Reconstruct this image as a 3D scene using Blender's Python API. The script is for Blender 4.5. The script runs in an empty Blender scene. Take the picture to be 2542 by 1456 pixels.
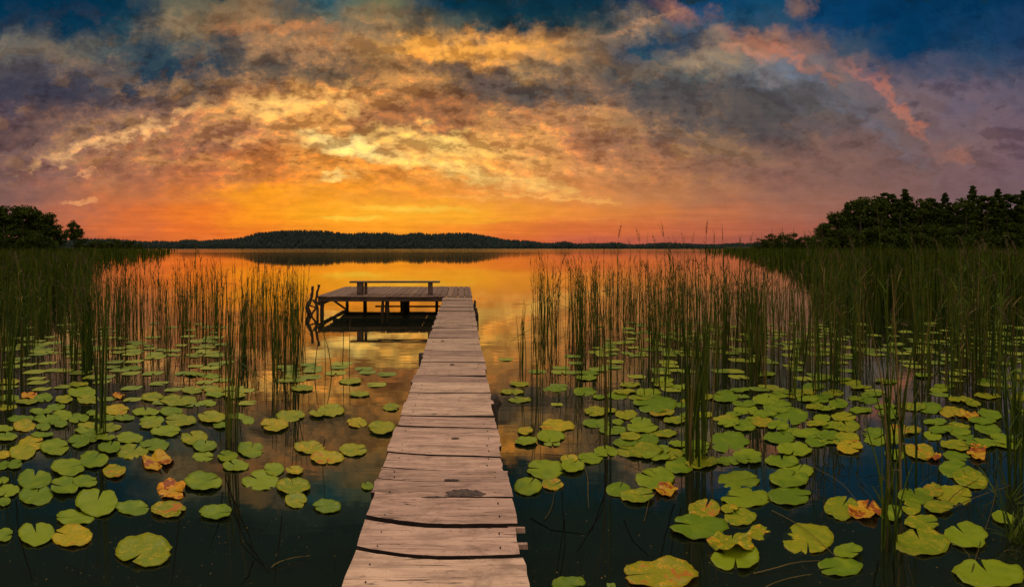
import bpy, math, random
import numpy as np
from mathutils import Vector, Matrix

C = bpy.context.scene
COL = C.collection
R = math.radians
rng = random.Random(7)

# ------------------------------------------------------------------ camera
H = 2.185                       # eye height above the water
F = 1200.0                      # focal length in units of a 2541 wide picture
HX, HY = 1146.0, 612.0          # where straight ahead falls in that picture
cam_d = bpy.data.cameras.new('camera'); cam = bpy.data.objects.new('camera', cam_d); COL.objects.link(cam)
cam.location = (0, 0, H); cam.rotation_euler = (R(90), 0, 0)
cam_d.sensor_width = 36.0; cam_d.lens = 36.0*F/2541.0
cam_d.shift_x = (1270.5-HX)/2541.0
cam_d.shift_y = -(728.0-HY)/2541.0
cam_d.clip_start = 0.05; cam_d.clip_end = 8000
C.camera = cam

def at(x, y, h=0.0):
    "ground point seen at x, y of the photograph, at height h"
    z = F*(H-h)/(y-HY)
    return Vector(((x-HX)*z/F, z, h))
def at_d(x, z, h=0.0):
    return Vector(((x-HX)*z/F, z, h))

# ------------------------------------------------------------------ view
C.view_settings.view_transform = 'Standard'; C.view_settings.look = 'None'
C.view_settings.exposure = 0.0; C.view_settings.gamma = 1.0
C.render.engine = 'CYCLES'
C.cycles.use_denoising = True
C.cycles.max_bounces = 6; C.cycles.transparent_max_bounces = 12
C.cycles.glossy_bounces = 4; C.cycles.diffuse_bounces = 2

def lin(c):
    out = []
    for v in c[:3]:
        v = v/255.0
        out.append(v/12.92 if v <= 0.04045 else ((v+0.055)/1.055)**2.4)
    return (out[0], out[1], out[2], 1.0)

# ------------------------------------------------------------------ node helper
class NT:
    def __init__(s, tree): s.t = tree; s.n = tree.nodes; s.l = tree.links
    def new(s, typ, **kw):
        n = s.n.new(typ)
        for k, v in kw.items(): setattr(n, k, v)
        return n
    def put(s, sock, v):
        if isinstance(v, bpy.types.NodeSocket): s.l.new(v, sock)
        else: sock.default_value = v
    def m(s, op, a, b=None, c=None, clamp=False):
        n = s.n.new('ShaderNodeMath'); n.operation = op; n.use_clamp = clamp
        s.put(n.inputs[0], a)
        if b is not None: s.put(n.inputs[1], b)
        if c is not None: s.put(n.inputs[2], c)
        return n.outputs[0]
    def ramp(s, f, lo, hi, a=0.0, b=1.0, smooth=True):
        n = s.n.new('ShaderNodeMapRange'); n.interpolation_type = 'SMOOTHSTEP' if smooth else 'LINEAR'
        s.put(n.inputs['Value'], f); n.inputs['From Min'].default_value = lo; n.inputs['From Max'].default_value = hi
        n.inputs['To Min'].default_value = a; n.inputs['To Max'].default_value = b
        return n.outputs['Result']
    def mix(s, f, a, b, mode='MIX'):
        n = s.n.new('ShaderNodeMix'); n.data_type = 'RGBA'; n.blend_type = mode
        s.put(n.inputs['Factor'], f); s.put(n.inputs['A'], a); s.put(n.inputs['B'], b)
        return n.outputs['Result']
    def xyz(s, x, y, z=0.0):
        n = s.n.new('ShaderNodeCombineXYZ'); s.put(n.inputs[0], x); s.put(n.inputs[1], y); s.put(n.inputs[2], z)
        return n.outputs[0]
    def sep(s, v):
        n = s.n.new('ShaderNodeSeparateXYZ'); s.put(n.inputs[0], v); return n.outputs
    def noise(s, vec, scale, detail=4, rough=0.55, dist=0.0):
        n = s.n.new('ShaderNodeTexNoise'); n.noise_dimensions = '3D'
        s.put(n.inputs['Vector'], vec); n.inputs['Scale'].default_value = scale
        n.inputs['Detail'].default_value = detail; n.inputs['Roughness'].default_value = rough
        n.inputs['Distortion'].default_value = dist
        return n.outputs
    def mapping(s, vec, scale=(1,1,1), loc=(0,0,0), rot=(0,0,0)):
        n = s.n.new('ShaderNodeMapping'); s.put(n.inputs['Vector'], vec)
        n.inputs['Scale'].default_value = scale; n.inputs['Location'].default_value = loc; n.inputs['Rotation'].default_value = rot
        return n.outputs[0]
    def color_ramp(s, f, stops, interp='LINEAR'):
        n = s.n.new('ShaderNodeValToRGB'); s.put(n.inputs[0], f); r = n.color_ramp; r.interpolation = interp
        while len(r.elements) > 1: r.elements.remove(r.elements[-1])
        r.elements[0].position = stops[0][0]; r.elements[0].color = stops[0][1]
        for p, c in stops[1:]:
            e = r.elements.new(p); e.color = c
        return n.outputs[0]

# ------------------------------------------------------------------ the sky
SUN_EL, SUN_ROT = 58.0, -20.0
OVERHEAD = 1.3
world = bpy.data.worlds.new('World'); C.world = world; world.use_nodes = True
world.node_tree.nodes.clear()
w = NT(world.node_tree)
gen = w.new('ShaderNodeTexCoord').outputs['Generated']
dx, dy, dz = w.sep(gen)
dzp = w.m('ABSOLUTE', dz)
hor = w.m('SQRT', w.m('ADD', w.m('MULTIPLY', dx, dx), w.m('MULTIPLY', dy, dy)))
den = w.m('MAXIMUM', dy, w.m('MULTIPLY', hor, 0.33))
X0 = w.m('MULTIPLY_ADD', w.m('DIVIDE', dx, den), F, HX)          # tangent units along the horizon
V0 = w.m('MULTIPLY', w.m('DIVIDE', dzp, w.m('MAXIMUM', den, 0.001)), F)   # and above it
# clouds lie in sheets: their pattern flattens towards the horizon
cv = w.xyz(w.m('MULTIPLY', X0, 0.005), w.m('MULTIPLY', w.m('POWER', w.m('MULTIPLY', V0, 1/600.0), 0.62), 5.2), w.m('MULTIPLY', dy, 0.15))
n1 = w.noise(cv, 1.5, 7, 0.60, 0.0)
n2 = w.noise(w.mapping(cv, loc=(7.3, 3.1, 1.0)), 4.2, 7, 0.62, 0.1)
CLS = 2.35
n3 = w.noise(w.mapping(cv, scale=(0.80, 1.02, 1.0), loc=(1.3, 9.1, 4.0)), CLS, 8, 0.60, 0.1)
# billows: rounded cauliflower heads between thin bright seams
vo = w.new('ShaderNodeTexVoronoi'); vo.voronoi_dimensions = '2D'
vmap = w.n.new('ShaderNodeVectorMath'); vmap.operation = 'MULTIPLY_ADD'; w.l.new(n2['Color'], vmap.inputs[0]); vmap.inputs[1].default_value = (0.55, 0.55, 0.0); w.l.new(w.mapping(cv, scale=(0.75, 1.25, 1.0)), vmap.inputs[2])
w.l.new(vmap.outputs[0], vo.inputs['Vector']); vo.inputs['Scale'].default_value = 2.3; vo.inputs['Detail'].default_value = 1.0
puff = vo.outputs['Distance']
s1 = w.sep(n1['Color']); s2 = w.sep(n2['Color'])
flat = w.ramp(V0, 0.0, 260.0, 0.10, 1.0)
def warp(base, a, b, k1, k2, fl):
    d = w.m('ADD', w.m('MULTIPLY', w.m('SUBTRACT', a, 0.5), k1), w.m('MULTIPLY', w.m('SUBTRACT', b, 0.5), k2))
    return w.m('ADD', base, w.m('MULTIPLY', d, fl) if fl is not None else d)
XW = warp(X0, s1[0], s2[0], 260.0, 110.0, None)
VW = warp(V0, s1[1], s2[1], 170.0, 85.0, flat)
XS = [0,160,320,480,640,800,960,1120,1280,1440,1600,1760,1920,2080,2240,2400,2541]
ROWS = [
 (-240, [(34,44,42)]*17),
 (-90, [(30,44,48)]*17),
 (-30, [(14,46,58)]*3+[(48,62,64)]*4+[(18,46,56)]*5+[(16,48,62)]*5),
 (0,   [(2,50,80),(2,48,75),(8,52,75),(95,95,80),(125,100,72),(30,85,100),(110,110,80),(4,55,78),(10,50,70),(8,50,75),(10,50,78),(4,65,105),(20,72,103),(8,60,100),(6,52,86),(6,50,84),(10,50,85)]),
 (60,  [(8,50,75),(12,52,75),(35,65,78),(140,118,88),(150,115,80),(105,108,92),(135,108,75),(70,80,75),(30,60,70),(60,70,70),(120,105,92),(30,75,105),(40,75,100),(6,60,100),(6,52,86),(25,65,100),(30,60,95)]),
 (120, [(110,105,95),(100,95,85),(85,92,90),(60,78,84),(150,115,85),(170,125,85),(180,135,80),(230,160,78),(215,150,80),(140,110,80),(35,70,90),(140,118,100),(165,118,95),(70,85,100),(10,60,95),(50,75,100),(45,65,95)]),
 (180, [(85,80,85),(85,80,85),(50,65,80),(45,60,75),(95,85,76),(110,90,70),(155,112,70),(115,88,70),(165,130,88),(125,102,80),(65,76,80),(90,95,95),(100,108,120),(125,105,100),(90,85,100),(75,80,100),(70,75,95)]),
 (240, [(70,65,80),(75,70,80),(95,80,80),(105,88,75),(185,128,80),(215,148,78),(170,115,70),(150,105,70),(115,90,75),(145,108,80),(85,80,80),(85,80,85),(80,80,85),(100,98,105),(120,100,105),(105,92,106),(98,88,103)]),
 (300, [(100,80,85),(110,85,80),(145,108,88),(165,112,80),(220,155,88),(220,150,78),(190,125,75),(165,108,70),(185,128,80),(180,125,84),(120,95,80),(92,82,80),(90,80,82),(102,88,90),(120,98,98),(115,95,103),(108,90,103)]),
 (360, [(110,85,85),(140,105,90),(165,112,80),(160,105,76),(190,120,70),(230,160,82),(235,170,90),(230,165,88),(215,148,84),(170,115,80),(150,106,80),(120,95,80),(115,90,80),(118,90,85),(112,90,90),(125,98,98),(115,90,100)]),
 (420, [(120,90,85),(140,98,86),(175,112,80),(190,114,70),(212,128,60),(232,148,60),(235,150,60),(242,170,80),(230,158,82),(208,138,84),(180,120,80),(150,105,80),(140,100,85),(130,95,85),(120,92,90),(120,92,95),(115,90,98)]),
 (480, [(125,90,85),(160,103,83),(192,112,70),(222,124,55),(243,148,42),(243,153,42),(240,150,50),(238,150,58),(230,145,68),(215,137,74),(192,124,76),(172,114,80),(157,105,85),(142,99,86),(130,95,90),(120,92,95),(115,90,95)]),
 (530, [(132,90,85),(180,104,76),(218,112,57),(238,124,42),(248,150,32),(250,163,36),(253,174,45),(249,168,45),(238,150,52),(227,135,60),(210,123,66),(188,110,72),(168,104,80),(150,99,86),(135,94,90),(124,92,94),(116,90,95)]),
 (570, [(145,85,78),(188,102,70),(214,108,56),(232,114,44),(242,132,38),(248,150,38),(250,156,40),(244,142,44),(230,124,50),(216,111,57),(205,106,62),(188,100,68),(170,95,73),(152,92,78),(138,90,84),(125,88,90),(118,88,92)]),
 (606, [(140,78,76),(176,92,68),(200,98,58),(216,108,50),(232,120,44),(238,128,42),(236,126,44),(226,112,50),(208,98,56),(188,90,68),(180,90,70),(168,87,72),(156,86,74),(144,85,78),(132,84,82),(122,84,86),(115,84,88)]),
]
XA, XB = -400.0, 2941.0
fx = w.ramp(XW, XA, XB, 0, 1, False)
col = None; prev = None
for y, cols in ROWS[::-1]:
    v = HY-y
    c = w.color_ramp(fx, [((x-XA)/(XB-XA), lin(q)) for x, q in zip(XS, cols)], 'EASE')
    if col is None: col = c
    else: col = w.mix(w.ramp(VW, prev, v), col, c)
    prev = v
# individual cloud banks: x, y, half length, half height, slope in degrees (down to the right is +), colour, strength
BLOBS = [
 (400,158,125,55,0,(38,60,76),.95),(250,185,60,40,0,(60,65,78),.6),(90,235,140,42,0,(58,60,76),.7),(690,172,110,36,0,(84,76,70),.8),
 (860,195,90,32,0,(100,82,66),.75),(1110,178,42,42,0,(98,80,68),.85),(1350,232,165,32,8,(86,80,76),.95),(1225,200,60,36,0,(100,84,76),.85),
 (1760,265,300,72,6,(86,81,80),.85),(1340,18,190,42,0,(12,50,66),.9),(1640,112,110,22,-5,(18,60,88),.85),(1005,290,150,42,0,(160,108,70),.8),
 (560,330,130,34,-8,(165,112,82),.8),(210,300,140,20,-12,(120,92,84),.7),(150,60,200,70,0,(4,48,74),.6),(2290,90,260,90,0,(2,55,93),.6),
 (1010,432,90,22,6,(228,142,58),.9),(430,440,200,40,0,(178,110,76),.5),(2050,420,300,70,0,(124,93,86),.5),
 (690,70,120,16,0,(215,140,85),.55),(1130,122,210,19,3,(250,172,74),.95),(1300,150,100,14,0,(225,160,90),.6),
 (275,345,200,16,-18,(240,180,118),.95),(700,262,150,24,-4,(252,192,108),.9),(860,262,22,50,0,(250,190,105),.8),(1010,205,90,26,0,(225,160,85),.6),
 (875,368,110,22,12,(255,222,138),.95),(795,335,50,12,20,(255,214,130),.8),(1080,345,120,28,6,(255,208,112),.85),(1140,424,230,17,11,(255,205,112),.9),(1230,385,110,20,5,(250,190,100),.7),
 (830,438,30,9,0,(255,205,115),.9),(650,350,120,10,4,(235,165,95),.6),(1470,290,26,26,0,(225,160,100),.6),(1570,330,80,10,-18,(180,130,95),.55),
 (1990,8,24,34,0,(170,122,90),.5),(1695,25,60,18,15,(188,122,88),.65),(1590,60,100,10,-16,(195,145,108),.7),(1770,152,100,26,0,(160,138,112),.7),
 (1975,152,110,13,22,(198,124,96),.72),(1850,135,50,12,12,(210,132,95),.7),(2240,272,95,13,52,(190,116,92),.72),(2160,200,60,12,35,(190,115,98),.6),(2365,382,44,16,-20,(168,112,96),.6),(2185,322,130,18,40,(112,112,124),.55),
 (1960,180,100,12,18,(110,122,140),.6),(885,541,90,6,0,(255,206,70),.9),(1040,519,140,8,1,(255,200,72),.85),(1380,489,150,6,4,(250,182,92),.8),(1150,548,160,5,0,(252,172,50),.7),
 (205,500,36,5,-6,(232,155,98),.8),(200,432,30,6,-6,(225,155,105),.8),(650,480,130,18,0,(255,160,30),.6),(1180,492,90,5,0,(250,175,80),.6),
]
XB2 = w.m('ADD', X0, w.m('MULTIPLY', w.m('SUBTRACT', s2[0], 0.5), 150.0)); XB2 = w.m('ADD', XB2, w.m('MULTIPLY', w.m('SUBTRACT', s1[2], 0.5), 130.0))
VB2 = w.m('ADD', V0, w.m('MULTIPLY', w.m('ADD', w.m('MULTIPLY', w.m('SUBTRACT', s2[1], 0.5), 105.0), w.m('MULTIPLY', w.m('SUBTRACT', s1[1], 0.5), 60.0)), flat))
pv = w.xyz(XB2, VB2, 0.0)
brk = w.m('MULTIPLY', w.m('SUBTRACT', w.m('ADD', w.m('MULTIPLY', n3['Fac'], 0.65), w.m('MULTIPLY', n2['Fac'], 0.35)), 0.5), 2.4)
# fine modelling of the cloud undersides: lit ragged edges and soft grey bellies
qx = w.m('MULTIPLY', w.m('SUBTRACT', X0, 900.0), 1/1150.0); qy = w.m('MULTIPLY', w.m('SUBTRACT', V0, 290.0), 1/400.0)
sunward = w.ramp(w.m('SQRT', w.m('ADD', w.m('MULTIPLY', qx, qx), w.m('MULTIPLY', qy, qy))), 1.3, 0.1)
dens = w.m('ADD', w.m('MULTIPLY', n3['Fac'], 0.82), w.m('MULTIPLY', puff, 0.20))
gap = w.ramp(dens, 0.545, 0.64)          # thin places where the glow behind comes through
high = w.m('MULTIPLY', w.ramp(V0, 90.0, 230.0), w.ramp(V0, 640.0, 560.0))
warmc = w.mix(w.ramp(V0, 300.0, 560.0), lin((252,182,92)), lin((178,134,96)))
col = w.mix(w.m('MULTIPLY', w.m('MULTIPLY', gap, sunward), w.m('MULTIPLY', high, 0.30)), col, warmc)
dk = w.ramp(dens, 0.53, 0.43)
col = w.mix(w.m('MULTIPLY', w.m('MULTIPLY', dk, high), 0.62), col, (0.50,0.47,0.50,1), 'MULTIPLY')
for (bx, by, a, b, ang, c, st) in BLOBS:
    mp = w.n.new('ShaderNodeMapping'); mp.vector_type = 'TEXTURE'
    w.l.new(pv, mp.inputs['Vector'])
    mp.inputs['Location'].default_value = (bx, HY-by, 0); mp.inputs['Rotation'].default_value = (0, 0, -R(ang)); mp.inputs['Scale'].default_value = (a*1.5, b*1.5, 1)
    ln = w.n.new('ShaderNodeVectorMath'); ln.operation = 'LENGTH'; w.l.new(mp.outputs[0], ln.inputs[0])
    soft = bx > 1500 and (by < 170 or ang > 15)      # high thin cloud has no firm edge
    f = w.ramp(w.m('ADD', ln.outputs['Value'], w.m('MULTIPLY', brk, 0.62 if soft else 1.0)), 1.35 if soft else 1.08, -0.25 if soft else 0.05, 0, st*(1.0 if soft else 0.95))
    col = w.mix(f, col, lin(c))
sx, sv = 890*0.005, (70/600.0)**0.62*5.2
def vm(op, a, b=None):
    n = w.n.new('ShaderNodeVectorMath'); n.operation = op
    w.put(n.inputs[0], a)
    if b is not None: w.put(n.inputs[3 if op == 'SCALE' else 1], b)
    return n.outputs[0]
cvs = w.mapping(cv, scale=(0.80, 1.02, 1.0), loc=(1.3, 9.1, 4.0))
tos = vm('NORMALIZE', vm('SUBTRACT', w.xyz(sx, sv, 0.0), w.mapping(cv, scale=(1, 1, 0))))
cvo = vm('ADD', cv, vm('SCALE', tos, 0.11))
n3b = w.noise(w.mapping(cvo, scale=(0.80, 1.02, 1.0), loc=(1.3, 9.1, 4.0)), CLS, 7, 0.60, 0.0)
n3c = w.noise(cvs, CLS, 7, 0.60, 0.0)
relf = w.m('SUBTRACT', n3b['Fac'], n3c['Fac'])     # brighter where the cloud thins towards the sun
nearsun = w.m('MULTIPLY', sunward, w.m('MULTIPLY', w.ramp(V0, 60.0, 230.0), w.ramp(V0, 640.0, 560.0)))
def scaled(f, c, rgb):                   # brighten or deepen the local cloud colour, keeping its hue
    return w.mix(f, c, w.mix(1.0, c, rgb, 'MULTIPLY'))
col = scaled(w.m('MULTIPLY', w.ramp(relf, 0.015, 0.10), nearsun), col, (1.60, 1.36, 1.10, 1))
col = scaled(w.m('MULTIPLY', w.ramp(relf, 0.0, -0.09), w.m('MULTIPLY', w.m('MULTIPLY_ADD', nearsun, 0.6, 0.25), w.ramp(V0, 70.0, 220.0))), col, (0.50, 0.44, 0.44, 1))
rim = w.m('MULTIPLY', w.ramp(w.m('ABSOLUTE', w.m('SUBTRACT', n3c['Fac'], 0.52)), 0.022, 0.0), w.ramp(relf, 0.0, 0.06))
col = scaled(w.m('MULTIPLY', rim, nearsun), col, (1.40, 1.28, 1.08, 1))
fine = w.ramp(n2['Fac'], 0.3, 0.7, 0.91, 1.09, False)
col = w.mix(1.0, col, w.xyz(fine, fine, fine), 'MULTIPLY')
streak = w.noise(w.xyz(w.m('MULTIPLY', X0, 0.004), w.m('MULTIPLY', V0, 0.075), 0.0), 1.0, 4, 0.6, 0.3)['Fac']
sk = w.ramp(streak, 0.3, 0.7, 0.90, 1.12, False)
col = w.mix(w.ramp(V0, 170.0, 60.0), col, w.mix(1.0, col, w.xyz(sk, sk, w.m('MULTIPLY', sk, 0.96)), 'MULTIPLY'))
# higher than the photograph reaches: the physical sky plus a bright veil added to light pads and deck
sky = w.new('ShaderNodeTexSky'); sky.sky_type = 'NISHITA'; sky.sun_disc = False
sky.sun_elevation = R(SUN_EL); sky.sun_rotation = R(SUN_ROT)
nish = w.mix(1.0, sky.outputs[0], (0.12, 0.10, 0.09, 1), 'MULTIPLY')
veil = w.mix(0.72, nish, (1.0*OVERHEAD, 0.76*OVERHEAD, 0.58*OVERHEAD, 1))
up = w.ramp(dz, 0.60, 0.80)
back = w.m('MULTIPLY', w.ramp(dy, -0.05, -0.5), w.ramp(dz, 0.05, 0.5, 0.3, 1.0))
col = w.mix(w.m('MAXIMUM', up, back), col, veil)
bg = w.new('ShaderNodeBackground'); w.l.new(col, bg.inputs['Color']); bg.inputs['Strength'].default_value = 1.0
wo = w.new('ShaderNodeOutputWorld'); w.l.new(bg.outputs[0], wo.inputs['Surface'])
world.cycles.sampling_method = 'MANUAL'; world.cycles.sample_map_resolution = 512

sun_d = bpy.data.lights.new('sun', 'SUN'); sun = bpy.data.objects.new('sun', sun_d); COL.objects.link(sun)
sun_d.energy = 1.5; sun_d.angle = R(35); sun_d.color = (1.0, 0.80, 0.58)
a = R(SUN_ROT); e = R(SUN_EL)
sdir = Vector((math.sin(a)*math.cos(e), math.cos(a)*math.cos(e), math.sin(e)))
sun.rotation_euler = (-sdir).to_track_quat('-Z', 'Y').to_euler()

# ------------------------------------------------------------------ object helpers
def tag(o, label=None, cat=None, group=None, kind=None):
    if label: o['label'] = label
    if cat: o['category'] = cat
    if group: o['group'] = group
    if kind: o['kind'] = kind
    return o
def empty(name, loc=(0,0,0)):
    o = bpy.data.objects.new(name, None); COL.objects.link(o); o.location = loc; o.empty_display_size = 0.1
    return o
class MB:
    def __init__(s): s.v = []; s.f = []; s.mi = []
    def add(s, vs, fs, mi=0):
        b = len(s.v); s.v += [tuple(p) for p in vs]; s.f += [tuple(b+i for i in f) for f in fs]; s.mi += [mi]*len(fs)
    def tube(s, pts, rad, n=6, mi=0, cap=True):
        pts = [Vector(p) for p in pts]; vs = []; k = len(pts)
        for i, p in enumerate(pts):
            t = (pts[min(i+1, k-1)]-pts[max(i-1, 0)]).normalized()
            ref = Vector((1,0,0)) if abs(t.x) < 0.9 else Vector((0,1,0))
            u = t.cross(ref).normalized(); q = t.cross(u)
            r = rad[i] if isinstance(rad, (list, tuple)) else rad
            for j in range(n):
                an = 2*math.pi*j/n
                vs.append(p+u*math.cos(an)*r+q*math.sin(an)*r)
        fs = [(i*n+j, i*n+(j+1)%n, (i+1)*n+(j+1)%n, (i+1)*n+j) for i in range(k-1) for j in range(n)]
        if cap: fs += [tuple(range(n))[::-1], tuple((k-1)*n+j for j in range(n))]
        s.add(vs, fs, mi)
    def box(s, c, d, mi=0, jig=0.0, rot=0.0, r=None):
        vs = []
        for sx in (-1, 1):
            for sy in (-1, 1):
                for sz in (-1, 1):
                    p = Vector((sx*d[0]/2, sy*d[1]/2, sz*d[2]/2))
                    if jig and r: p += Vector((r.uniform(-jig, jig), r.uniform(-jig, jig), r.uniform(-jig, jig)))
                    if rot: p = Matrix.Rotation(rot, 3, 'Z') @ p
                    vs.append(p+Vector(c))
        s.add(vs, [(0,1,3,2),(4,6,7,5),(0,4,5,1),(2,3,7,6),(0,2,6,4),(1,5,7,3)], mi)
    def mesh(s, name, mats):
        me = bpy.data.meshes.new(name); me.from_pydata(s.v, [], s.f)
        for m_ in mats: me.materials.append(m_)
        if len(mats) > 1: me.polygons.foreach_set('material_index', s.mi)
        me.update(); return me
    def build(s, name, mats, parent=None, smooth=False, bevel=0.0):
        mats = mats if isinstance(mats, list) else [mats]
        me = s.mesh(name, mats)
        if smooth: me.polygons.foreach_set('use_smooth', [True]*len(me.polygons))
        o = bpy.data.objects.new(name, me); COL.objects.link(o)
        if parent: o.parent = parent
        if bevel:
            b = o.modifiers.new('bevel', 'BEVEL'); b.width = bevel; b.segments = 2; b.limit_method = 'ANGLE'
        return o
def mesh_np(name, V, faces_list, mats, mi=None):
    "one mesh from numpy arrays; faces_list is an (n,4) or (n,3) array"
    me = bpy.data.meshes.new(name)
    nf, k = faces_list.shape
    me.vertices.add(len(V)); me.vertices.foreach_set('co', V.astype(np.float32).ravel())
    me.loops.add(nf*k); me.loops.foreach_set('vertex_index', faces_list.astype(np.int32).ravel())
    me.polygons.add(nf); me.polygons.foreach_set('loop_start', np.arange(0, nf*k, k, dtype=np.int32))
    me.polygons.foreach_set('loop_total', np.full(nf, k, dtype=np.int32))
    for m_ in mats: me.materials.append(m_)
    if mi is not None: me.polygons.foreach_set('material_index', mi.astype(np.int32))
    me.update(calc_edges=True); me.validate()
    return me

# ------------------------------------------------------------------ materials
def mat(name):
    m_ = bpy.data.materials.new(name); m_.use_nodes = True
    t = NT(m_.node_tree); b = m_.node_tree.nodes['Principled BSDF']
    return m_, t, b
def setp(b, **kw):
    for k, v in kw.items():
        b.inputs[k.replace('_', ' ')].default_value = v
def bump(t, b, h, strength, dist):
    n = t.new('ShaderNodeBump'); t.put(n.inputs['Height'], h); n.inputs['Strength'].default_value = strength; n.inputs['Distance'].default_value = dist
    t.l.new(n.outputs[0], b.inputs['Normal'])

def wood(name, c1, c2, axis='X', dark=0.55, outer=0):
    m_, t, b = mat(name)
    geo = t.new('ShaderNodeNewGeometry'); pos = geo.outputs['Position']; isl = geo.outputs['Random Per Island']
    sc = (2.6, 17, 17) if axis == 'X' else ((26, 2.2, 26) if axis == 'Y' else (26, 26, 2.2))
    off = t.xyz(t.m('MULTIPLY', isl, 37.0), t.m('MULTIPLY', isl, 11.0), t.m('MULTIPLY', isl, 5.0))
    add = t.n.new('ShaderNodeVectorMath'); add.operation = 'ADD'; t.l.new(pos, add.inputs[0]); t.l.new(off, add.inputs[1])
    pv_ = add.outputs[0]
    grain = t.noise(t.mapping(pv_, scale=sc), 1.0, 8, 0.62, 0.5)['Fac']
    fine_ = t.noise(t.mapping(pv_, scale=tuple(q*3.2 for q in sc)), 1.0, 6, 0.7)['Fac']
    patch = t.noise(pv_, 3.2, 6, 0.65, 0.6)['Fac']
    speck = t.noise(t.mapping(pv_, scale=(0.6, 1, 1)), 42.0, 5, 0.7)['Fac']
    c = t.mix(t.ramp(grain, 0.34, 0.66), c2, c1)
    c = t.mix(t.m('MULTIPLY', t.ramp(patch, 0.36, 0.62), 0.40), c, tuple(q*1.12 for q in c1[:3])+(1,))
    c = t.mix(t.m('MULTIPLY', t.ramp(patch, 0.46, 0.30), 0.55), c, (c2[0]*0.62, c2[1]*0.60, c2[2]*0.58, 1))
    c = t.mix(t.m('MULTIPLY', t.ramp(fine_, 0.58, 0.74), dark), c, (c2[0]*0.35, c2[1]*0.33, c2[2]*0.30, 1))
    c = t.mix(t.m('MULTIPLY', t.ramp(speck, 0.56, 0.70), 0.55), c, (c2[0]*0.4, c2[1]*0.36, c2[2]*0.33, 1))
    # long drying cracks and a few knots
    ck = t.noise(t.mapping(pv_, scale=tuple(q*f for q, f in zip(sc, (0.35, 2.2, 2.2) if axis == 'X' else (2.2, 0.35, 2.2) if axis == 'Y' else (2.2, 2.2, .35)))), 1.0, 3, 0.5, 0.2)['Fac']
    crack = t.ramp(t.m('ABSOLUTE', t.m('SUBTRACT', ck, 0.5)), 0.012, 0.0)
    crack = t.m('MULTIPLY', crack, t.ramp(patch, 0.42, 0.60))
    c = t.mix(t.m('MULTIPLY', crack, 0.85), c, (0.03, 0.02, 0.015, 1))
    kv = t.new('ShaderNodeTexVoronoi'); t.l.new(t.mapping(pv_, scale=(2.2, 3.2, 1) if axis != 'Y' else (3.2, 2.2, 1)), kv.inputs['Vector']); kv.inputs['Scale'].default_value = 1.0
    knot = t.ramp(t.m('ADD', kv.outputs['Distance'], t.m('MULTIPLY', t.m('SUBTRACT', speck, 0.5), 0.05)), 0.075, 0.05)
    c = t.mix(t.m('MULTIPLY', knot, 0.7), c, (0.07, 0.042, 0.03, 1))
    tone = t.ramp(isl, 0.0, 1.0, 0.72, 1.16, False)
    if outer: tone = t.m('MULTIPLY', tone, t.ramp(t.m('ADD', t.sep(pos)[1], t.m('MULTIPLY', patch, 3.0)), 4.0, 11.0, 1.0, outer))   # fall-off in brightness painted into the boards further out
    c = t.mix(1.0, c, t.xyz(tone, t.m('MULTIPLY', tone, t.ramp(isl, 0.2, 0.9, 0.96, 1.02)), tone), 'MULTIPLY')
    t.l.new(c, b.inputs['Base Color']); setp(b, Roughness=0.78)
    b.inputs['Specular IOR Level'].default_value = 0.3
    bump(t, b, t.m('SUBTRACT', t.m('ADD', t.m('ADD', grain, t.m('MULTIPLY', fine_, 0.6)), t.m('MULTIPLY', speck, 0.5)), t.m('MULTIPLY', crack, 1.2)), 0.9, 0.008)
    return m_
M_plank = wood('weathered_plank', (0.52,0.355,0.262,1), (0.25,0.165,0.122,1), 'X', 0.8, 0.62)
M_deck = wood('weathered_platform_plank', (0.17,0.104,0.074,1), (0.085,0.050,0.034,1), 'Y')
M_post = wood('wet_dark_wood', (0.05,0.036,0.025,1), (0.018,0.013,0.010,1), 'Z')
M_beam = wood('dark_beam_wood', (0.09,0.062,0.045,1), (0.03,0.021,0.016,1), 'X')
M_edge = wood('gap_shade_edge', (0.035,0.022,0.016,1), (0.012,0.008,0.006,1), 'X')  # shade of the gaps painted on the long plank sides
M_bench = wood('bench_wood', (0.15,0.10,0.075,1), (0.06,0.04,0.032,1), 'X')

def leafy(name, c1, c2, rough=0.6, trans=0.3, scale=8.0, spec=0.25):
    m_, t, b = mat(name)
    geo = t.new('ShaderNodeNewGeometry')
    n = t.noise(geo.outputs['Position'], scale, 3, 0.6)['Fac']
    r_ = t.m('FRACT', t.m('ADD', geo.outputs['Random Per Island'], t.new('ShaderNodeObjectInfo').outputs['Random']))
    c = t.mix(t.ramp(t.m('ADD', t.m('MULTIPLY', n, 0.5), t.m('MULTIPLY', r_, 0.5)), 0.25, 0.75), c1, c2)
    t.l.new(c, b.inputs['Base Color']); setp(b, Roughness=rough); b.inputs['Specular IOR Level'].default_value = spec
    if trans:
        tr = t.new('ShaderNodeBsdfTranslucent'); t.l.new(c, tr.inputs['Color'])
        mx = t.new('ShaderNodeMixShader'); mx.inputs[0].default_value = trans
        t.l.new(b.outputs[0], mx.inputs[1]); t.l.new(tr.outputs[0], mx.inputs[2])
        t.l.new(mx.outputs[0], m_.node_tree.nodes['Material Output'].inputs['Surface'])
    return m_
M_reed = leafy('reed_green', (0.014,0.034,0.003,1), (0.074,0.108,0.008,1), 0.6, 0.2, 3.0, 0.1)
M_reed_dry = leafy('reed_straw', (0.055,0.045,0.012,1), (0.17,0.125,0.04,1), 0.7, 0.2, 3.0, 0.1)
M_seed = leafy('seed_head_brown', (0.05,0.035,0.02,1), (0.12,0.08,0.045,1), 0.8, 0.2, 12.0)
M_bed = leafy('reed_bed_green', (0.008,0.020,0.002,1), (0.060,0.085,0.006,1), 0.8, 0.1, 0.45, 0.03)
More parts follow.
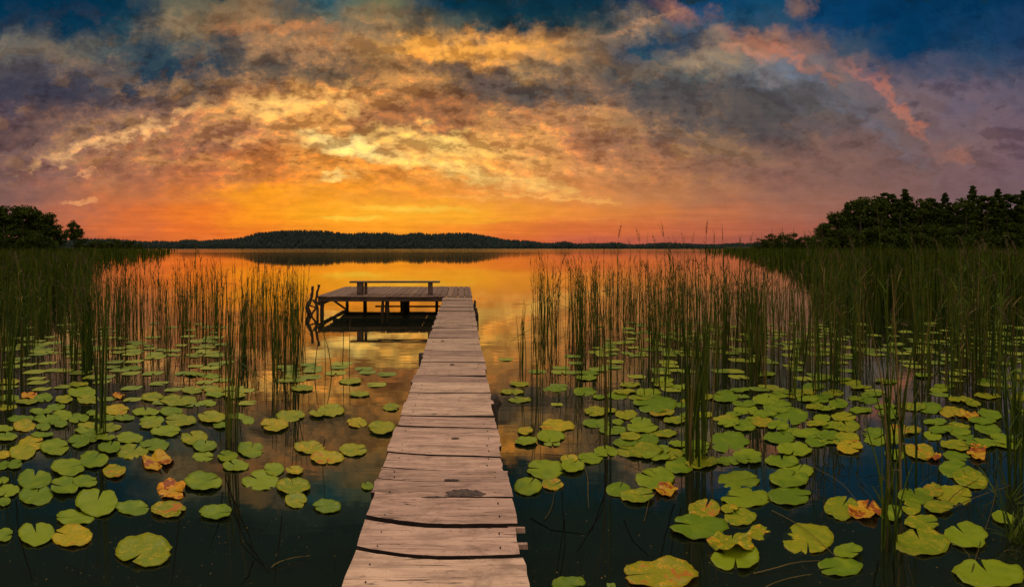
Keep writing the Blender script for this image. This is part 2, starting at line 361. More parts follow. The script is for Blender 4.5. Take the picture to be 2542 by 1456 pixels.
M_crown = leafy('dark_foliage', (0.012,0.024,0.004,1), (0.055,0.080,0.010,1), 0.8, 0.15, 0.35, 0.03)
M_bark = leafy('tree_bark', (0.02,0.016,0.012,1), (0.05,0.04,0.03,1), 0.9, 0.0, 2.0, 0.1)
M_forest = leafy('far_forest_foliage', (0.014,0.023,0.022,1), (0.024,0.034,0.030,1), 0.9, 0.0, 0.05, 0.0)  # distance haze put into the bluish foliage colour

def pad_mat(name, base, base2, spot, amount, rust=None, rust_amount=0.0):
    m_, t, b = mat(name)
    uv = t.new('ShaderNodeUVMap').outputs[0]
    u, v, _ = t.sep(uv)                     # u = angle round the leaf stalk, v = distance from it
    oi = t.new('ShaderNodeObjectInfo'); rnd = oi.outputs['Random']
    oc = t.new('ShaderNodeTexCoord').outputs['Object']
    sh = t.n.new('ShaderNodeVectorMath'); sh.operation = 'ADD'; t.l.new(oc, sh.inputs[0])
    t.l.new(t.xyz(t.m('MULTIPLY', rnd, 31.0), t.m('MULTIPLY', rnd, 17.0), 0.0), sh.inputs[1]); P = sh.outputs[0]
    big = t.noise(P, 6.0, 4, 0.6, 0.3)['Fac']; small = t.noise(P, 60.0, 4, 0.65)['Fac']; mid = t.noise(P, 17.0, 5, 0.7, 0.6)['Fac']
    c = t.mix(t.ramp(t.m('ADD', big, t.m('MULTIPLY', t.m('SUBTRACT', rnd, 0.5), 0.35)), 0.32, 0.68), base, base2)
    # fine veins fanning out from the stalk
    wob = t.m('MULTIPLY', t.m('SUBTRACT', mid, 0.5), 0.02)
    ve = t.m('ABSOLUTE', t.m('SINE', t.m('MULTIPLY', t.m('ADD', u, wob), 3.14159*24)))
    vein = t.m('MULTIPLY', t.ramp(ve, 0.22, 0.0), t.ramp(v, 0.05, 0.5, 0.9, 0.35))
    c = t.mix(t.m('MULTIPLY', vein, 0.62), c, (base2[0]*1.3, base2[1]*1.25, base2[2]*2, 1))
    sp = t.m('MULTIPLY', t.ramp(t.m('ADD', t.m('MULTIPLY', mid, 0.6), t.m('MULTIPLY', small, 0.4)), 0.62-amount*0.28, 0.66-amount*0.22), 0.85)
    c = t.mix(sp, c, spot)
    if rust:
        ru = t.ramp(t.m('ADD', mid, t.m('MULTIPLY', t.m('SUBTRACT', big, 0.5), 1.2)), 0.66-rust_amount*0.3, 0.74-rust_amount*0.3)
        c = t.mix(ru, c, rust)
    pin = t.ramp(small, 0.66, 0.73)
    c = t.mix(t.m('MULTIPLY', pin, 0.75), c, (0.05, 0.035, 0.01, 1))
    rim = t.ramp(v, 0.955, 1.0)
    c = t.mix(t.m('MULTIPLY', rim, 0.5), c, (base2[0]*1.1+0.06, base2[1]*1.0+0.03, base2[2]+0.01, 1))
    t.l.new(c, b.inputs['Base Color']); setp(b, Roughness=0.5); b.inputs['Specular IOR Level'].default_value = 0.18
    t.l.new(t.ramp(mid, 0.3, 0.7, 0.38, 0.62, False), b.inputs['Roughness'])
    bump(t, b, t.m('ADD', t.m('MULTIPLY', vein, -0.5), t.m('MULTIPLY', mid, 0.8)), 0.5, 0.004)
    return m_
PADM = {
 'g': pad_mat('lily_pad_green', (0.078,0.140,0.001,1), (0.145,0.200,0.002,1), (0.27,0.24,0.006,1), 0.10),
 'o': pad_mat('lily_pad_olive', (0.105,0.155,0.001,1), (0.180,0.198,0.002,1), (0.31,0.23,0.006,1), 0.35),
 'y': pad_mat('lily_pad_yellowed', (0.150,0.180,0.002,1), (0.25,0.220,0.003,1), (0.46,0.27,0.006,1), 0.4, (0.30,0.10,0.01,1), 0.08),
 'r': pad_mat('lily_pad_rusty', (0.34,0.22,0.003,1), (0.52,0.20,0.006,1), (0.34,0.20,0.01,1), 0.55, (0.20,0.045,0.004,1), 0.45),
 'm': pad_mat('lily_pad_half_rotten', (0.12,0.155,0.002,1), (0.19,0.185,0.003,1), (0.40,0.24,0.01,1), 0.42, (0.30,0.11,0.01,1), 0.18),
}
M_stem = leafy('lily_stem', (0.002,0.0025,0.0015,1), (0.005,0.005,0.002,1), 0.9, 0.0, 8.0, 0.03)

def water_mat():
    m_ = bpy.data.materials.new('lake_water'); m_.use_nodes = True; m_.node_tree.nodes.clear(); t = NT(m_.node_tree)
    geo = t.new('ShaderNodeNewGeometry'); pos = geo.outputs['Position']; px, py, pz = t.sep(pos)
    rip = t.noise(t.mapping(pos, scale=(0.55, 2.6, 1)), 1.3, 3, 0.5, 0.2)['Fac']
    swell = t.noise(t.mapping(pos, scale=(0.16, 0.9, 1)), 1.0, 2, 0.5, 0.0)['Fac']
    gust = t.m('MULTIPLY', t.ramp(py, 150.0, 230.0), t.ramp(t.noise(t.mapping(pos, scale=(0.004, 0.02, 1)), 1.0, 2, 0.5)['Fac'], 0.35, 0.6))
    bn = t.new('ShaderNodeBump'); t.put(bn.inputs['Height'], t.m('ADD', rip, t.m('MULTIPLY', swell, 2.5)))
    bn.inputs['Distance'].default_value = 0.0035
    t.l.new(t.m('MULTIPLY', t.ramp(py, 3.0, 12.0, 0.25, 0.40), t.ramp(py, 14.0, 60.0, 1.0, 0.28)), bn.inputs['Strength'])
    gl = t.new('ShaderNodeBsdfGlossy'); gl.distribution = 'GGX'; gl.inputs['Color'].default_value = (1, 0.94, 0.66, 1)
    t.l.new(bn.outputs[0], gl.inputs['Normal'])
    t.l.new(t.m('ADD', t.ramp(py, 25.0, 140.0, 0.012, 0.055), t.m('MULTIPLY', gust, 0.05)), gl.inputs['Roughness'])
    fr = t.new('ShaderNodeFresnel'); fr.inputs['IOR'].default_value = 1.75
    tr = t.new('ShaderNodeBsdfTransparent'); tr.inputs['Color'].default_value = (0.46, 0.58, 0.50, 1)
    # suspended matter gives the water its own dark green body
    df = t.new('ShaderNodeBsdfDiffuse'); df.inputs['Color'].default_value = (0.010, 0.0165, 0.0125, 1)
    body = t.new('ShaderNodeMixShader'); body.inputs[0].default_value = 0.45
    t.l.new(tr.outputs[0], body.inputs[1]); t.l.new(df.outputs[0], body.inputs[2])
    mx = t.new('ShaderNodeMixShader'); t.l.new(t.m('POWER', fr.outputs[0], 0.66, clamp=True), mx.inputs[0])
    t.l.new(body.outputs[0], mx.inputs[1]); t.l.new(gl.outputs[0], mx.inputs[2])
    out = t.new('ShaderNodeOutputMaterial'); t.l.new(mx.outputs[0], out.inputs['Surface'])
    return m_
M_water = water_mat()
def ground_mat(name, c1, c2, sc):
    m_, t, b = mat(name)
    pos = t.new('ShaderNodeNewGeometry').outputs['Position']
    n = t.noise(pos, sc, 6, 0.6)['Fac']; t.l.new(t.mix(t.ramp(n, 0.3, 0.7), c1, c2), b.inputs['Base Color'])
    setp(b, Roughness=0.95); b.inputs['Specular IOR Level'].default_value = 0.05
    bump(t, b, n, 0.6, 0.1); return m_
M_bedmud = ground_mat('lake_bed_mud', (0.020,0.030,0.026,1), (0.045,0.055,0.042,1), 1.2)
M_shore = ground_mat('shore_soil', (0.014,0.018,0.007,1), (0.03,0.036,0.012,1), 0.4)
M_hill = ground_mat('hill_ground', (0.007,0.013,0.012,1), (0.012,0.019,0.016,1), 0.02)

# ------------------------------------------------------------------ setting
mb = MB(); mb.add([(-4000,-400,-1.1),(4000,-400,-1.1),(4000,7000,-1.1),(-4000,7000,-1.1)], [(0,1,2,3)])
tag(mb.build('lake_bed', M_bedmud), kind='structure')
mb = MB(); mb.add([(-2500,-200,0),(2500,-200,0),(2500,560,0),(-2500,560,0)], [(0,1,2,3)])
tag(mb.build('lake_water', M_water), kind='structure')

def interp(pts, x):
    if x <= pts[0][0]: return pts[0][1]
    for (a_, b_), (c_, d_) in zip(pts, pts[1:]):
        if x <= c_: return b_+(d_-b_)*(x-a_)/(c_-a_)
    return pts[-1][1]
# far wooded hills: profile of the tree tops in the photograph
PROF = [(-900,588),(0,588),(200,590),(370,596),(520,592),(600,588),(640,574),(700,567),(760,569),(830,573),(1000,577),(1170,574),(1210,580),(1250,589),(1330,597),(1480,602),(1600,604),(1650,600),(1760,601),(1860,603),(2200,598),(3200,595)]
TREE_H = 8.0
def terrain(x_px, d):
    top = (HY-interp(PROF, x_px))/F*760 + H - TREE_H
    t_ = min(1.0, max(0.0, (d-520)/240.0))
    return -0.6 + (max(top, 0.8)+0.6)*(t_*t_*(3-2*t_))
mb = MB(); xs = [i*25-1300 for i in range(190)]; ds = [515, 522, 560, 600, 640, 680, 720, 760, 900, 1500, 3000]
for d in ds:
    for x in xs: p = at_d(x, d); mb.v.append((p.x, d, terrain(x, min(d, 760))*(1 if d < 1000 else 0.5)))
nx = len(xs)
mb.f = [(i*nx+j, i*nx+j+1, (i+1)*nx+j+1, (i+1)*nx+j) for i in range(len(ds)-1) for j in range(nx-1)]; mb.mi = [0]*len(mb.f)
tag(mb.build('far_hills', M_hill, smooth=True), kind='structure')

# far forest: thousands of small crowns, one mass
nr = np.random.default_rng(3)
def cone_template(seg=5, layers=3):
    vs = []; fs = []
    for k in range(layers):
        z0 = 0.1+0.3*k; z1 = min(1.0, z0+0.42); r0 = 0.30*(1-0.26*k)
        b_ = len(vs)
        for j in range(seg): an = 2*math.pi*(j+0.5*k)/seg; vs.append((r0*math.cos(an)*(0.8+0.4*((j*7+k*3)%5)/5), r0*math.sin(an), z0-0.06*((j*3+k)%3)))
        vs.append((0, 0, z1))
        fs += [(b_+j, b_+(j+1)%seg, b_+seg) for j in range(seg)]
    return np.array(vs), np.array(fs)
TV, TF = cone_template()
N = 16000
XP = nr.uniform(-900, 3000, N); D = 530+240*nr.random(N)**0.8
Hh = TREE_H*nr.uniform(0.62, 1.12, N)*(0.86+0.2*np.sin(XP*0.045+np.sin(XP*0.013)*3)*np.sin(XP*0.017)); Wd = nr.uniform(6, 12, N)
base = np.array([terrain(x, d) for x, d in zip(XP, D)])
# low at the shore
P3 = np.stack([(XP-HX)*D/F, D, base], 1)
Vv = TV[None]*np.stack([Wd, Wd, Hh], 1)[:, None] + P3[:, None]
Fv = TF[None]+(np.arange(N)*len(TV))[:, None, None]
o = bpy.data.objects.new('far_forest', mesh_np('far_forest', Vv.reshape(-1, 3), Fv.reshape(-1, 3), [M_forest])); COL.objects.link(o)
tag(o, 'dark wooded hills along the far shore under the orange sky', 'forest', kind='stuff')

# banks to the left and right
def bank(name, pts_near, d_far, h):
    "pts_near: (x_px, distance) along the water's edge"
    m = MB(); n = len(pts_near)
    for t_, hh in ((0, -0.5), (0.04, 0.1), (0.3, h*0.6), (1.0, h)):
        for x, d in pts_near:
            p0 = at_d(x, d); p1 = at_d(x, d_far)
            m.v.append((p0.x+(p1.x-p0.x)*t_, p0.y+(p1.y-p0.y)*t_, hh))
    m.f = [(i*n+j, i*n+j+1, (i+1)*n+j+1, (i+1)*n+j) for i in range(3) for j in range(n-1)]; m.mi = [0]*len(m.f)
    return tag(m.build(name, M_shore, smooth=True), kind='structure')
bank('right_bank', [(1800,260),(1870,190),(1960,140),(2060,105),(2200,92),(2400,84),(2600,80),(3000,78),(3600,76)], 480, 2.0)
bank('left_bank', [(-1600,90),(-900,95),(-400,100),(-100,115),(60,130),(170,165),(260,240),(330,380)], 500, 1.5)

# ------------------------------------------------------------------ trees
def tree_variant(kind, seed):
    r_ = random.Random(seed); n2_ = np.random.default_rng(seed)
    trunk = MB(); Ht = 10.0
    lean = r_.uniform(-0.4, 0.4)
    pts = [(lean*(k/6)**2, 0, Ht*0.92*k/6) for k in range(7)]
    trunk.tube(pts, [0.22, 0.19, 0.16, 0.13, 0.10, 0.06, 0.02], 7)
    cl = []
    if kind == 'broad':
        for k in range(48):
            an = r_.uniform(0, 2*math.pi); el = r_.uniform(-0.45, 1.0)
            rr = 3.1*math.sqrt(max(0.05, 1-el*el*0.9))*r_.uniform(0.35, 1.08)
            c = (rr*math.cos(an)+lean*0.6, rr*math.sin(an), 5.6+4.0*el*r_.uniform(0.75, 1.05)); cl.append((c, r_.uniform(0.6, 1.15)))
            if k % 4 == 0: trunk.tube([(lean*.3, 0, 3.5), (c[0]*.5, c[1]*.5, (3.5+c[2])/2+.3), c], [0.1, 0.06, 0.02], 5)
        per = 95
    elif kind == 'pine':
        for k in range(30):
            z = 4.2+5.6*(k/29); an = k*2.4+r_.uniform(-.3, .3); rr = (1.9*(1-(z-4)/6.6)+0.35)*r_.uniform(0.5, 1.1)
            c = (rr*math.cos(an)+lean*(z/Ht)**2, rr*math.sin(an), z+r_.uniform(-.2, .3)); cl.append((c, r_.uniform(0.45, 0.8)*(1.15-z/18)))
            trunk.tube([(lean*(z/Ht)**2, 0, z-.3), c], [0.06, 0.02], 4)
        per = 120
    elif kind == 'spruce':
        for k in range(54):
            z = 1.2+8.6*(k/53); an = k*2.4; rr = 2.1*(1-(z-0.8)/9.4)*r_.uniform(0.5, 1.1)
            cl.append(((rr*math.cos(an), rr*math.sin(an), z), 0.14+0.62*(1-z/10)))
        per = 130
    else:                                   # bush
        for k in range(36):
            an = r_.uniform(0, 2*math.pi); rr = 3.6*math.sqrt(r_.random()); cl.append(((rr*math.cos(an), rr*math.sin(an), r_.uniform(0.6, 7.6)*(1-(rr/5.2)**2)), r_.uniform(0.7, 1.3)))
        per = 100
    cs = np.repeat(np.array([c for c, _ in cl]), per, 0); rs = np.repeat(np.array([q for _, q in cl]), per)
    n = len(cs)
    d = n2_.normal(size=(n, 3)); d /= np.linalg.norm(d, axis=1)[:, None]
    p = cs+d*(rs*n2_.random(n)**0.45)[:, None]*np.array([1.15, 1.15, 0.8])
    a_ = n2_.normal(size=(n, 3)); a_ /= np.linalg.norm(a_, axis=1)[:, None]
    b_ = np.cross(a_, n2_.normal(size=(n, 3))); b_ /= np.linalg.norm(b_, axis=1)[:, None]
    s_ = n2_.uniform(0.13, 0.30, n)[:, None]*(0.62 if kind == 'spruce' else 1.0)
    V = np.stack([p-a_*s_, p+b_*s_*0.6, p+a_*s_, p-b_*s_*0.6], 1).reshape(-1, 3)
    Fq = np.arange(n*4).reshape(-1, 4)
    crown = mesh_np('crown', V, Fq, [M_crown])
    return trunk.mesh('trunk', [M_bark]), crown
TREES = {k: [tree_variant(k, s*13+i) for s in range(n)] for i, (k, n) in enumerate((('broad', 4), ('pine', 3), ('spruce', 3), ('bush', 2)))}
tree_n = 0
def plant_tree(kind, x_px, top_px, dist, label, wide=1.0, group=None, base_h=0.3):
    global tree_n; tree_n += 1
    tm, cm = TREES[kind][tree_n % len(TREES[kind])]
    p = at_d(x_px, dist)
    h_ = (HY-top_px)/F*dist+H-base_h
    full = {'broad': 9.9, 'pine': 10.2, 'spruce': 10.0, 'bush': 7.8}[kind]
    s = h_/full
    nm = {'broad': 'broadleaf_tree', 'pine': 'pine_tree', 'spruce': 'spruce_tree', 'bush': 'bushy_tree'}[kind]
    e_ = empty(nm, (p.x, p.y, base_h)); e_.scale = (s*wide, s*wide, s); e_.rotation_euler.z = rng.uniform(0, 6.28)
    tag(e_, label, 'tree', group)
    for nm2, me in (('trunk', tm), ('crown', cm)):
        q = bpy.data.objects.new(nm2, me); COL.objects.link(q); q.parent = e_
GR = 'trees of the wood on the right bank'
ORD = ['first','second','third','fourth','fifth','sixth','seventh','eighth','ninth','tenth','eleventh','twelfth','thirteenth','fourteenth','fifteenth','sixteenth']
front = [ (2046,552,'broad',1.0),(2072,528,'broad',.9),(2100,508,'spruce',1.1),(2128,496,'broad',.95),(2160,484,'broad',1.0),(2200,480,'pine',1.2),(2246,468,'spruce',1.1),(2276,490,'broad',.9),
          (2310,492,'pine',1.2),(2345,478,'spruce',1.1),(2380,492,'broad',.9),(2414,460,'spruce',1.0),(2442,486,'pine',1.2),(2476,468,'spruce',1.1),(2508,482,'pine',1.2),(2540,472,'spruce',1.1)]
for i, (x, y, k, wd) in enumerate(front):
    kindw = {'broad': 'rounded dark broadleaf tree', 'spruce': 'dark spruce with pointed top', 'pine': 'dark pine with uneven top'}[k]
    plant_tree(k, x, y, 100+(i*37 % 12), f'{kindw}, {ORD[i]} from the left in the tall right wood', wd, GR)
low = [(2040,575),(2085,560),(2135,548),(2185,552),(2235,545),(2290,550),(2340,556),(2395,548),(2450,552),(2500,545),(2550,548)]
for i, (x, y) in enumerate(low):
    plant_tree('bush', x, y, 93+(i*5 % 6), f'low bushy tree fronting the right wood, {ORD[i]} from the left', 1.15, 'low trees fronting the right bank wood')
for i, (x, y) in enumerate([(2600,470),(2680,480),(2770,470)]):
    plant_tree('broad', x, y, 102, 'dark broadleaf tree of the right bank wood standing past the picture edge', 1.1, 'right bank trees past the picture edge')
for i, (x, y) in enumerate([(2105,534),(2150,515),(2200,515),(2250,508),(2300,520),(2350,514),(2400,522),(2450,514),(2500,510),(2550,512)]):
    plant_tree('bush', x, y, 116+(i*5 % 6), f'dark bushy tree deep inside the right wood, {ORD[i]} from the left', 1.0, 'trees deep inside the right bank wood')
for i, (x, y) in enumerate([(1890,584),(1915,575),(1942,571),(1970,573),(1996,577),(2018,584)]):
    plant_tree('bush', x, y, 170+i*2, f'small round bush left of the tall right wood, {ORD[i]} from the left', 0.95, 'bushes of the low clump left of the tall wood')
for i, (x, y, k) in enumerate([(-60,500,'broad'),(-15,506,'broad'),(28,508,'broad'),(62,512,'broad'),(92,520,'broad'),(112,534,'broad'),(122,556,'bush')]):
    plant_tree(k, x, y, 128+i*2, f'dark leafy tree in the wood at the left edge, {ORD[i]} from the outside', 1.15, 'trees of the wood at the left edge')
for i, (x, y) in enumerate([(-40,560),(10,562),(55,560),(92,565),(118,580)]):
    plant_tree('bush', x, y, 122+i*2, f'low dark bush under the trees at the left edge, {ORD[i]} from the outside', 1.1, 'low bushes under the left wood')
plant_tree('broad', 184, 546, 165, 'small lone tree with open crown just right of the left wood', 0.72)
for i, (x, y) in enumerate([(215,588),(245,591),(275,590),(305,593),(335,595)]):
    plant_tree('bush', x, y, 300, f'tiny far bush on the low shore right of the lone tree, {ORD[i]} from the left', 1.5, 'far bushes on the low left shore')

# ------------------------------------------------------------------ the pier
DECK = 0.585
pier = empty('wooden_pier', (-0.135, 9.0, 0))
tag(pier, 'weathered plank walkway leading out over the lake to an L-shaped platform', 'pier')
def rel(mbs):
    mbs.v = [(x+0.135, y-9.0, z) for x, y, z in mbs.v]; return mbs
def zy(y): return F*(H-DECK)/(y-HY)
# seams between planks as seen in the photograph: centre, left end, right end (display y), dark gap in metres
SE = [(1379,1356,1373,.026),(1303,1283,1300,.030),(1233,1220,1233,.016),(1193.8,1184,1195,.010),(1164.6,1157,1167,.004),(1129.6,1121.5,1132.7,.014),
      (1099.4,1091,1105,.012),(1058.6,1055,1062,.012),(1033.5,1031,1034,.018),(1000,998,1003,.007),(974.9,973,976,.020),(950,948,951,.007),(932,930,933,.007),(915,914,916,.006),
      (898.5,898,899,.022),(884,883.5,884,.008),(869,868,870,.008),(853,853,853,.008),(837.7,837,838,.024),(829,829,829,.01),(820,819,821,.016)]
seams = [(zy(c), zy(l), zy(r_), g) for c, l, r_, g in SE]
z = seams[-1][0]; pr = random.Random(5)
while z < 15.25:
    z += pr.uniform(0.2, 0.34); t_ = pr.uniform(-.02, .02); seams.append((z, z+t_, z-t_, pr.choice((.010, .014, .02, .03))))
near = []; z = seams[0][0]
while z > -1.5:
    z -= pr.uniform(0.25, 0.33); near.append((z, z+0.04, z+0.01, 0.02))
seams = near[::-1]+seams
deck = MB()
LX, RX = -0.58, 0.311
nails = MB()
for i in range(len(seams)-1):
    a_, b_ = seams[i], seams[i+1]
    l0 = LX+pr.uniform(-.018, .018); r0 = RX+pr.uniform(-.015, .015)
    dz_ = pr.uniform(-.006, .006); tilt = pr.uniform(-.006, .006); cup = pr.uniform(0.0, 0.006)
    nxs = 22; rows = 5; vs = []
    def edge(s_, u_, gsign):
        c_, l_, rr_, g_ = s_
        q = c_+(l_-c_)*max(0, (0.5-u_)*2)**1.6+(rr_-c_)*max(0, (u_-0.5)*2)**1.6
        return q+gsign*g_/2
    for side in (0, 1):
        for k in range(nxs+1):
            u_ = k/nxs; y0 = edge(a_, u_, 1)+pr.uniform(-.0022, .0022); y1 = edge(b_, u_, -1)+pr.uniform(-.0022, .0022)
            if side == 0: rag = (pr.uniform(-.004, .004), pr.uniform(-.004, .004))
            for j in range(rows):
                v_ = j/(rows-1)
                x_ = l0+(r0-l0)*u_ + (pr.uniform(-.006, .006) if k in (0, nxs) else 0)
                zz = DECK+dz_+tilt*(u_-.5)*2+cup*(2*v_-1)**2-(0.004 if j in (0, rows-1) else 0)
                vs.append((x_, y0+(y1-y0)*v_, zz-(0.045 if side else 0)))
    n1_ = (nxs+1)*rows; fs = []; sides = []
    for k in range(nxs):
        for j in range(rows-1):
            q = k*rows+j; fs.append((q, q+rows, q+rows+1, q+1)); fs.append((n1_+q, n1_+q+1, n1_+q+rows+1, n1_+q+rows))
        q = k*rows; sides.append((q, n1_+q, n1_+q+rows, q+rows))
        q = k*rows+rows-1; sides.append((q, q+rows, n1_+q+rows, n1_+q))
    for j in range(rows-1):
        fs.append((j, j+1, n1_+j+1, n1_+j)); q = nxs*rows+j; fs.append((q, n1_+q, n1_+q+1, q+1))
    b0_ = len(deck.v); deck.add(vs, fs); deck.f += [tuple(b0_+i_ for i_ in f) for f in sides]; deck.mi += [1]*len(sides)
    for xx in (l0+0.11, r0-0.10):
        for vv in (0.28, 0.74):
            if pr.random() < 0.9:
                yy = a_[0]+(b_[0]-a_[0])*vv + (0.012 if xx < -0.2 else 0); xq = xx+pr.uniform(-.012, .012)
                if yy > 0.5: nails.tube([(xq, yy, DECK+dz_-.004), (xq, yy, DECK+dz_+0.0065)], 0.0042, 8)
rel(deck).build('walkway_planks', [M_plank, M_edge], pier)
M_nail, tq, bq = mat('rusty_nail'); setp(bq, Roughness=0.6, Metallic=0.5); bq.inputs['Base Color'].default_value = (0.03, 0.017, 0.012, 1)
rel(nails).build('nail_heads', M_nail, pier)['kind'] = 'stuff'
# rotten hollow and splits in the third board
hol = MB()
M_rot, tq, bq = mat('rotten_wood')
n_ = tq.noise(tq.new('ShaderNodeNewGeometry').outputs['Position'], 60.0, 5, 0.7)['Fac']
tq.l.new(tq.mix(tq.ramp(n_, 0.35, 0.65), (0.012,0.008,0.007,1), (0.10,0.066,0.052,1)), bq.inputs['Base Color']); setp(bq, Roughness=0.9); bump(tq, bq, n_, 1.0, 0.01)
def blotch(cx, cy, a_, b_, seed):
    r_ = random.Random(seed); n = 40; vs = [(cx, cy, DECK+0.009)]
    for k in range(n):
        an = 2*math.pi*k/n; q = 1+r_.uniform(-.14, .14)
        up_ = 1.0 if math.sin(an) > 0 else 0.35
        vs.append((cx+a_*q*math.cos(an)+0.12*a_*math.sin(an), cy+b_*q*up_*math.sin(an)*(1-.25*math.cos(an)), DECK+0.0045))
    hol.add(vs, [(0, 1+k, 1+(k+1)%n) for k in range(n)])
c0 = at(1152, 1229, DECK); blotch(c0.x+.005, c0.y+.006, 0.125, 0.070, 1)
c0 = at(1120, 1193, DECK); blotch(c0.x, c0.y+.004, 0.055, 0.020, 2)
c0 = at(1070, 1236, DECK); blotch(c0.x+.02, c0.y+.004, 0.08, 0.018, 5)
c0 = at(880, 872, DECK)
for (x_, y_, aa, bb, s_) in ((1122,905,.03,.05,6),(1098,846,.03,.04,7),(1130,1088,.035,.02,8)):
    c0 = at(x_, y_, DECK); blotch(c0.x, c0.y, aa, bb, s_)
rel(hol).build('rotten_patches', M_rot, pier)['kind'] = 'stuff'
# stringers, cross bearers and posts of the walkway
for xs_ in (-0.47, 0.21):
    m = MB(); m.box((xs_, 6.9, DECK-0.045-0.004-0.06), (0.06, 17.0, 0.12)); rel(m).build('stringer', M_beam, pier, bevel=.004)
def post(x, y, r_, top, bot=-1.15, wob=0.015, seed=0, parent=None, name='post'):
    q = random.Random(seed+int(y*10)); m = MB()
    pts = [(x+q.uniform(-wob, wob), y+q.uniform(-wob, wob), bot+(top-bot)*k/9) for k in range(10)]
    m.tube(pts, [r_*q.uniform(.85, 1.15) for _ in range(10)], 9)
    return rel(m).build(name, M_post, parent or pier, smooth=True)
for y, lft, rgt in ((2.72, 0, 0), (5.0, 0, 1), (7.15, 1, 0), (9.7, 0, 0), (12.3, 0, 0)):
    post(LX-0.03 if lft else LX+0.10, y+0.05, 0.04, .60 if lft else 0.40, seed=1); post(RX+0.03 if rgt else RX-.09, y, 0.04, .58 if rgt else .40, seed=2)
    m = MB(); m.box(((LX+RX)/2, y+0.07, DECK-0.045-0.13-0.05), (0.86, 0.07, 0.09)); rel(m).build('bearer', M_beam, pier, bevel=.004)
# board ends sticking out on the right side near the camera
for (x_, y_, w_) in ((1296,1299,.05),(1303,1338,.05)):
    c0 = at(x_, y_, DECK); m = MB(); m.box((c0.x-0.035, c0.y, DECK-0.035), (0.10, 0.022, 0.03), 0, .003, 0, pr); rel(m).build('bearer_end', M_plank, pier, bevel=.003)
# knob of bark on the right post and stub at the left
m = MB(); c0 = at(1229, 992, DECK)
m.tube([(c0.x-.03, c0.y+.03, .62), (c0.x-.01, c0.y, .60), (c0.x+.02, c0.y-.02, .55), (c0.x+.0, c0.y-.02, .47)], [.02, .045, .05, .02], 7); rel(m).build('broken_branch_stub', M_post, pier, smooth=True)

# the platform: boards running away from the camera
PL, PR_, PY0, PY1 = -4.69, 0.36, 15.6, 19.4
m = MB(); x = PL
while x < PR_-0.05:
    wd = pr.uniform(0.15, 0.24)
    g_ = pr.choice((0.010, 0.014, 0.022)); x1 = min(x+wd, PR_)
    a0 = PY0+pr.uniform(-.02, .02); a1 = PY1+pr.uniform(-.06, .05)+0.1*0; zz = DECK-0.02+pr.uniform(-.006, .006)
    m.box(((x+x1-g_)/2, (a0+a1)/2, zz), (x1-x-g_, a1-a0, 0.04), 0, 0.003, 0, pr); x = x1
rel(m).build('platform_planks', M_deck, pier, bevel=.003)
for nm, y in (('front_beam', PY0+0.10), ('middle_beam', 17.5), ('rear_beam', PY1-0.15)):
    m = MB(); m.box(((PL+PR_)/2, y, DECK-0.045-0.065), (PR_-PL-0.06, 0.10, 0.13)); rel(m).build(nm, M_beam, pier, bevel=.006)
m = MB(); m.box((PL+0.10, 17.45, DECK-0.18-0.06), (0.09, 3.7, 0.11)); rel(m).build('side_beam', M_beam, pier, bevel=.006)
m = MB(); m.box((-1.6, 19.0, 0.16), (3.6, 0.05, 0.07)); rel(m).build('low_rail', M_beam, pier, bevel=.004)
for (x, y, r_) in ((-4.55,19.2,.06),(-3.75,18.7,.075),(-2.48,16.0,.075),(-2.60,15.85,.05),(-2.15,18.2,.09),(-2.0,18.0,.06),(-4.55,15.75,.06),(.20,15.8,.06),(.30,19.2,.06),(-1.0,19.2,.06)):
    post(x, y, r_, DECK-0.05, seed=int(x*10))
post(-2.4, 19.1, .04, 0.50, seed=4)
m = MB(); m.tube([(-4.25, 15.8, 0.47), (-3.85, 16.6, -0.05), (-3.7, 16.9, -0.3)], [.035, .035, .03], 7); rel(m).build('diagonal_brace', M_post, pier, smooth=True)
# rough poles lashed to the outer corner
for k, (x0, pts, r_) in enumerate([
    (0, [(-4.86,15.5,-1.1),(-4.84,15.5,0.0),(-4.92,15.45,0.25),(-4.82,15.5,.55),(-4.78,15.5,.92)], .045),
    (0, [(-4.62,15.45,-1.1),(-4.60,15.45,.1),(-4.66,15.45,.5),(-4.58,15.5,.97)], .042),
    (0, [(-4.75,15.6,-1.0),(-4.95,15.55,0.05),(-5.0,15.5,.2),(-4.93,15.5,.4),(-4.78,15.5,.6)], .032),
    (0, [(-4.86,15.42,-.1),(-4.72,15.40,.12),(-4.62,15.4,.32),(-4.75,15.4,.5)], .03),
    (0, [(-4.9,15.42,.35),(-4.7,15.40,.25),(-4.5,15.42,.48)], .028)]):
    m = MB(); q = random.Random(k); p2 = []
    for a_, b_ in zip(pts, pts[1:]):
        for s_ in range(4): p2.append(Vector(a_).lerp(Vector(b_), s_/4)+Vector((q.uniform(-.012, .012), q.uniform(-.01, .01), 0)))
    p2.append(Vector(pts[-1])); m.tube(p2, [r_*q.uniform(.75, 1.3) for _ in p2], 8); rel(m).build('rough_pole', M_post, pier, smooth=True)
m = MB(); c0 = Vector((.42, 15.3, 0))
m.tube([(.40,15.2,-1.1),(.40,15.2,.30),(.41,15.2,.50)], [.04,.045,.035], 7); rel(m).build('post', M_post, pier, smooth=True)
m = MB(); m.tube([(.42,13.9,-1.1),(.44,13.9,.2),(.40,13.9,.42)], [.04,.045,.035], 7); rel(m).build('post', M_post, pier, smooth=True)

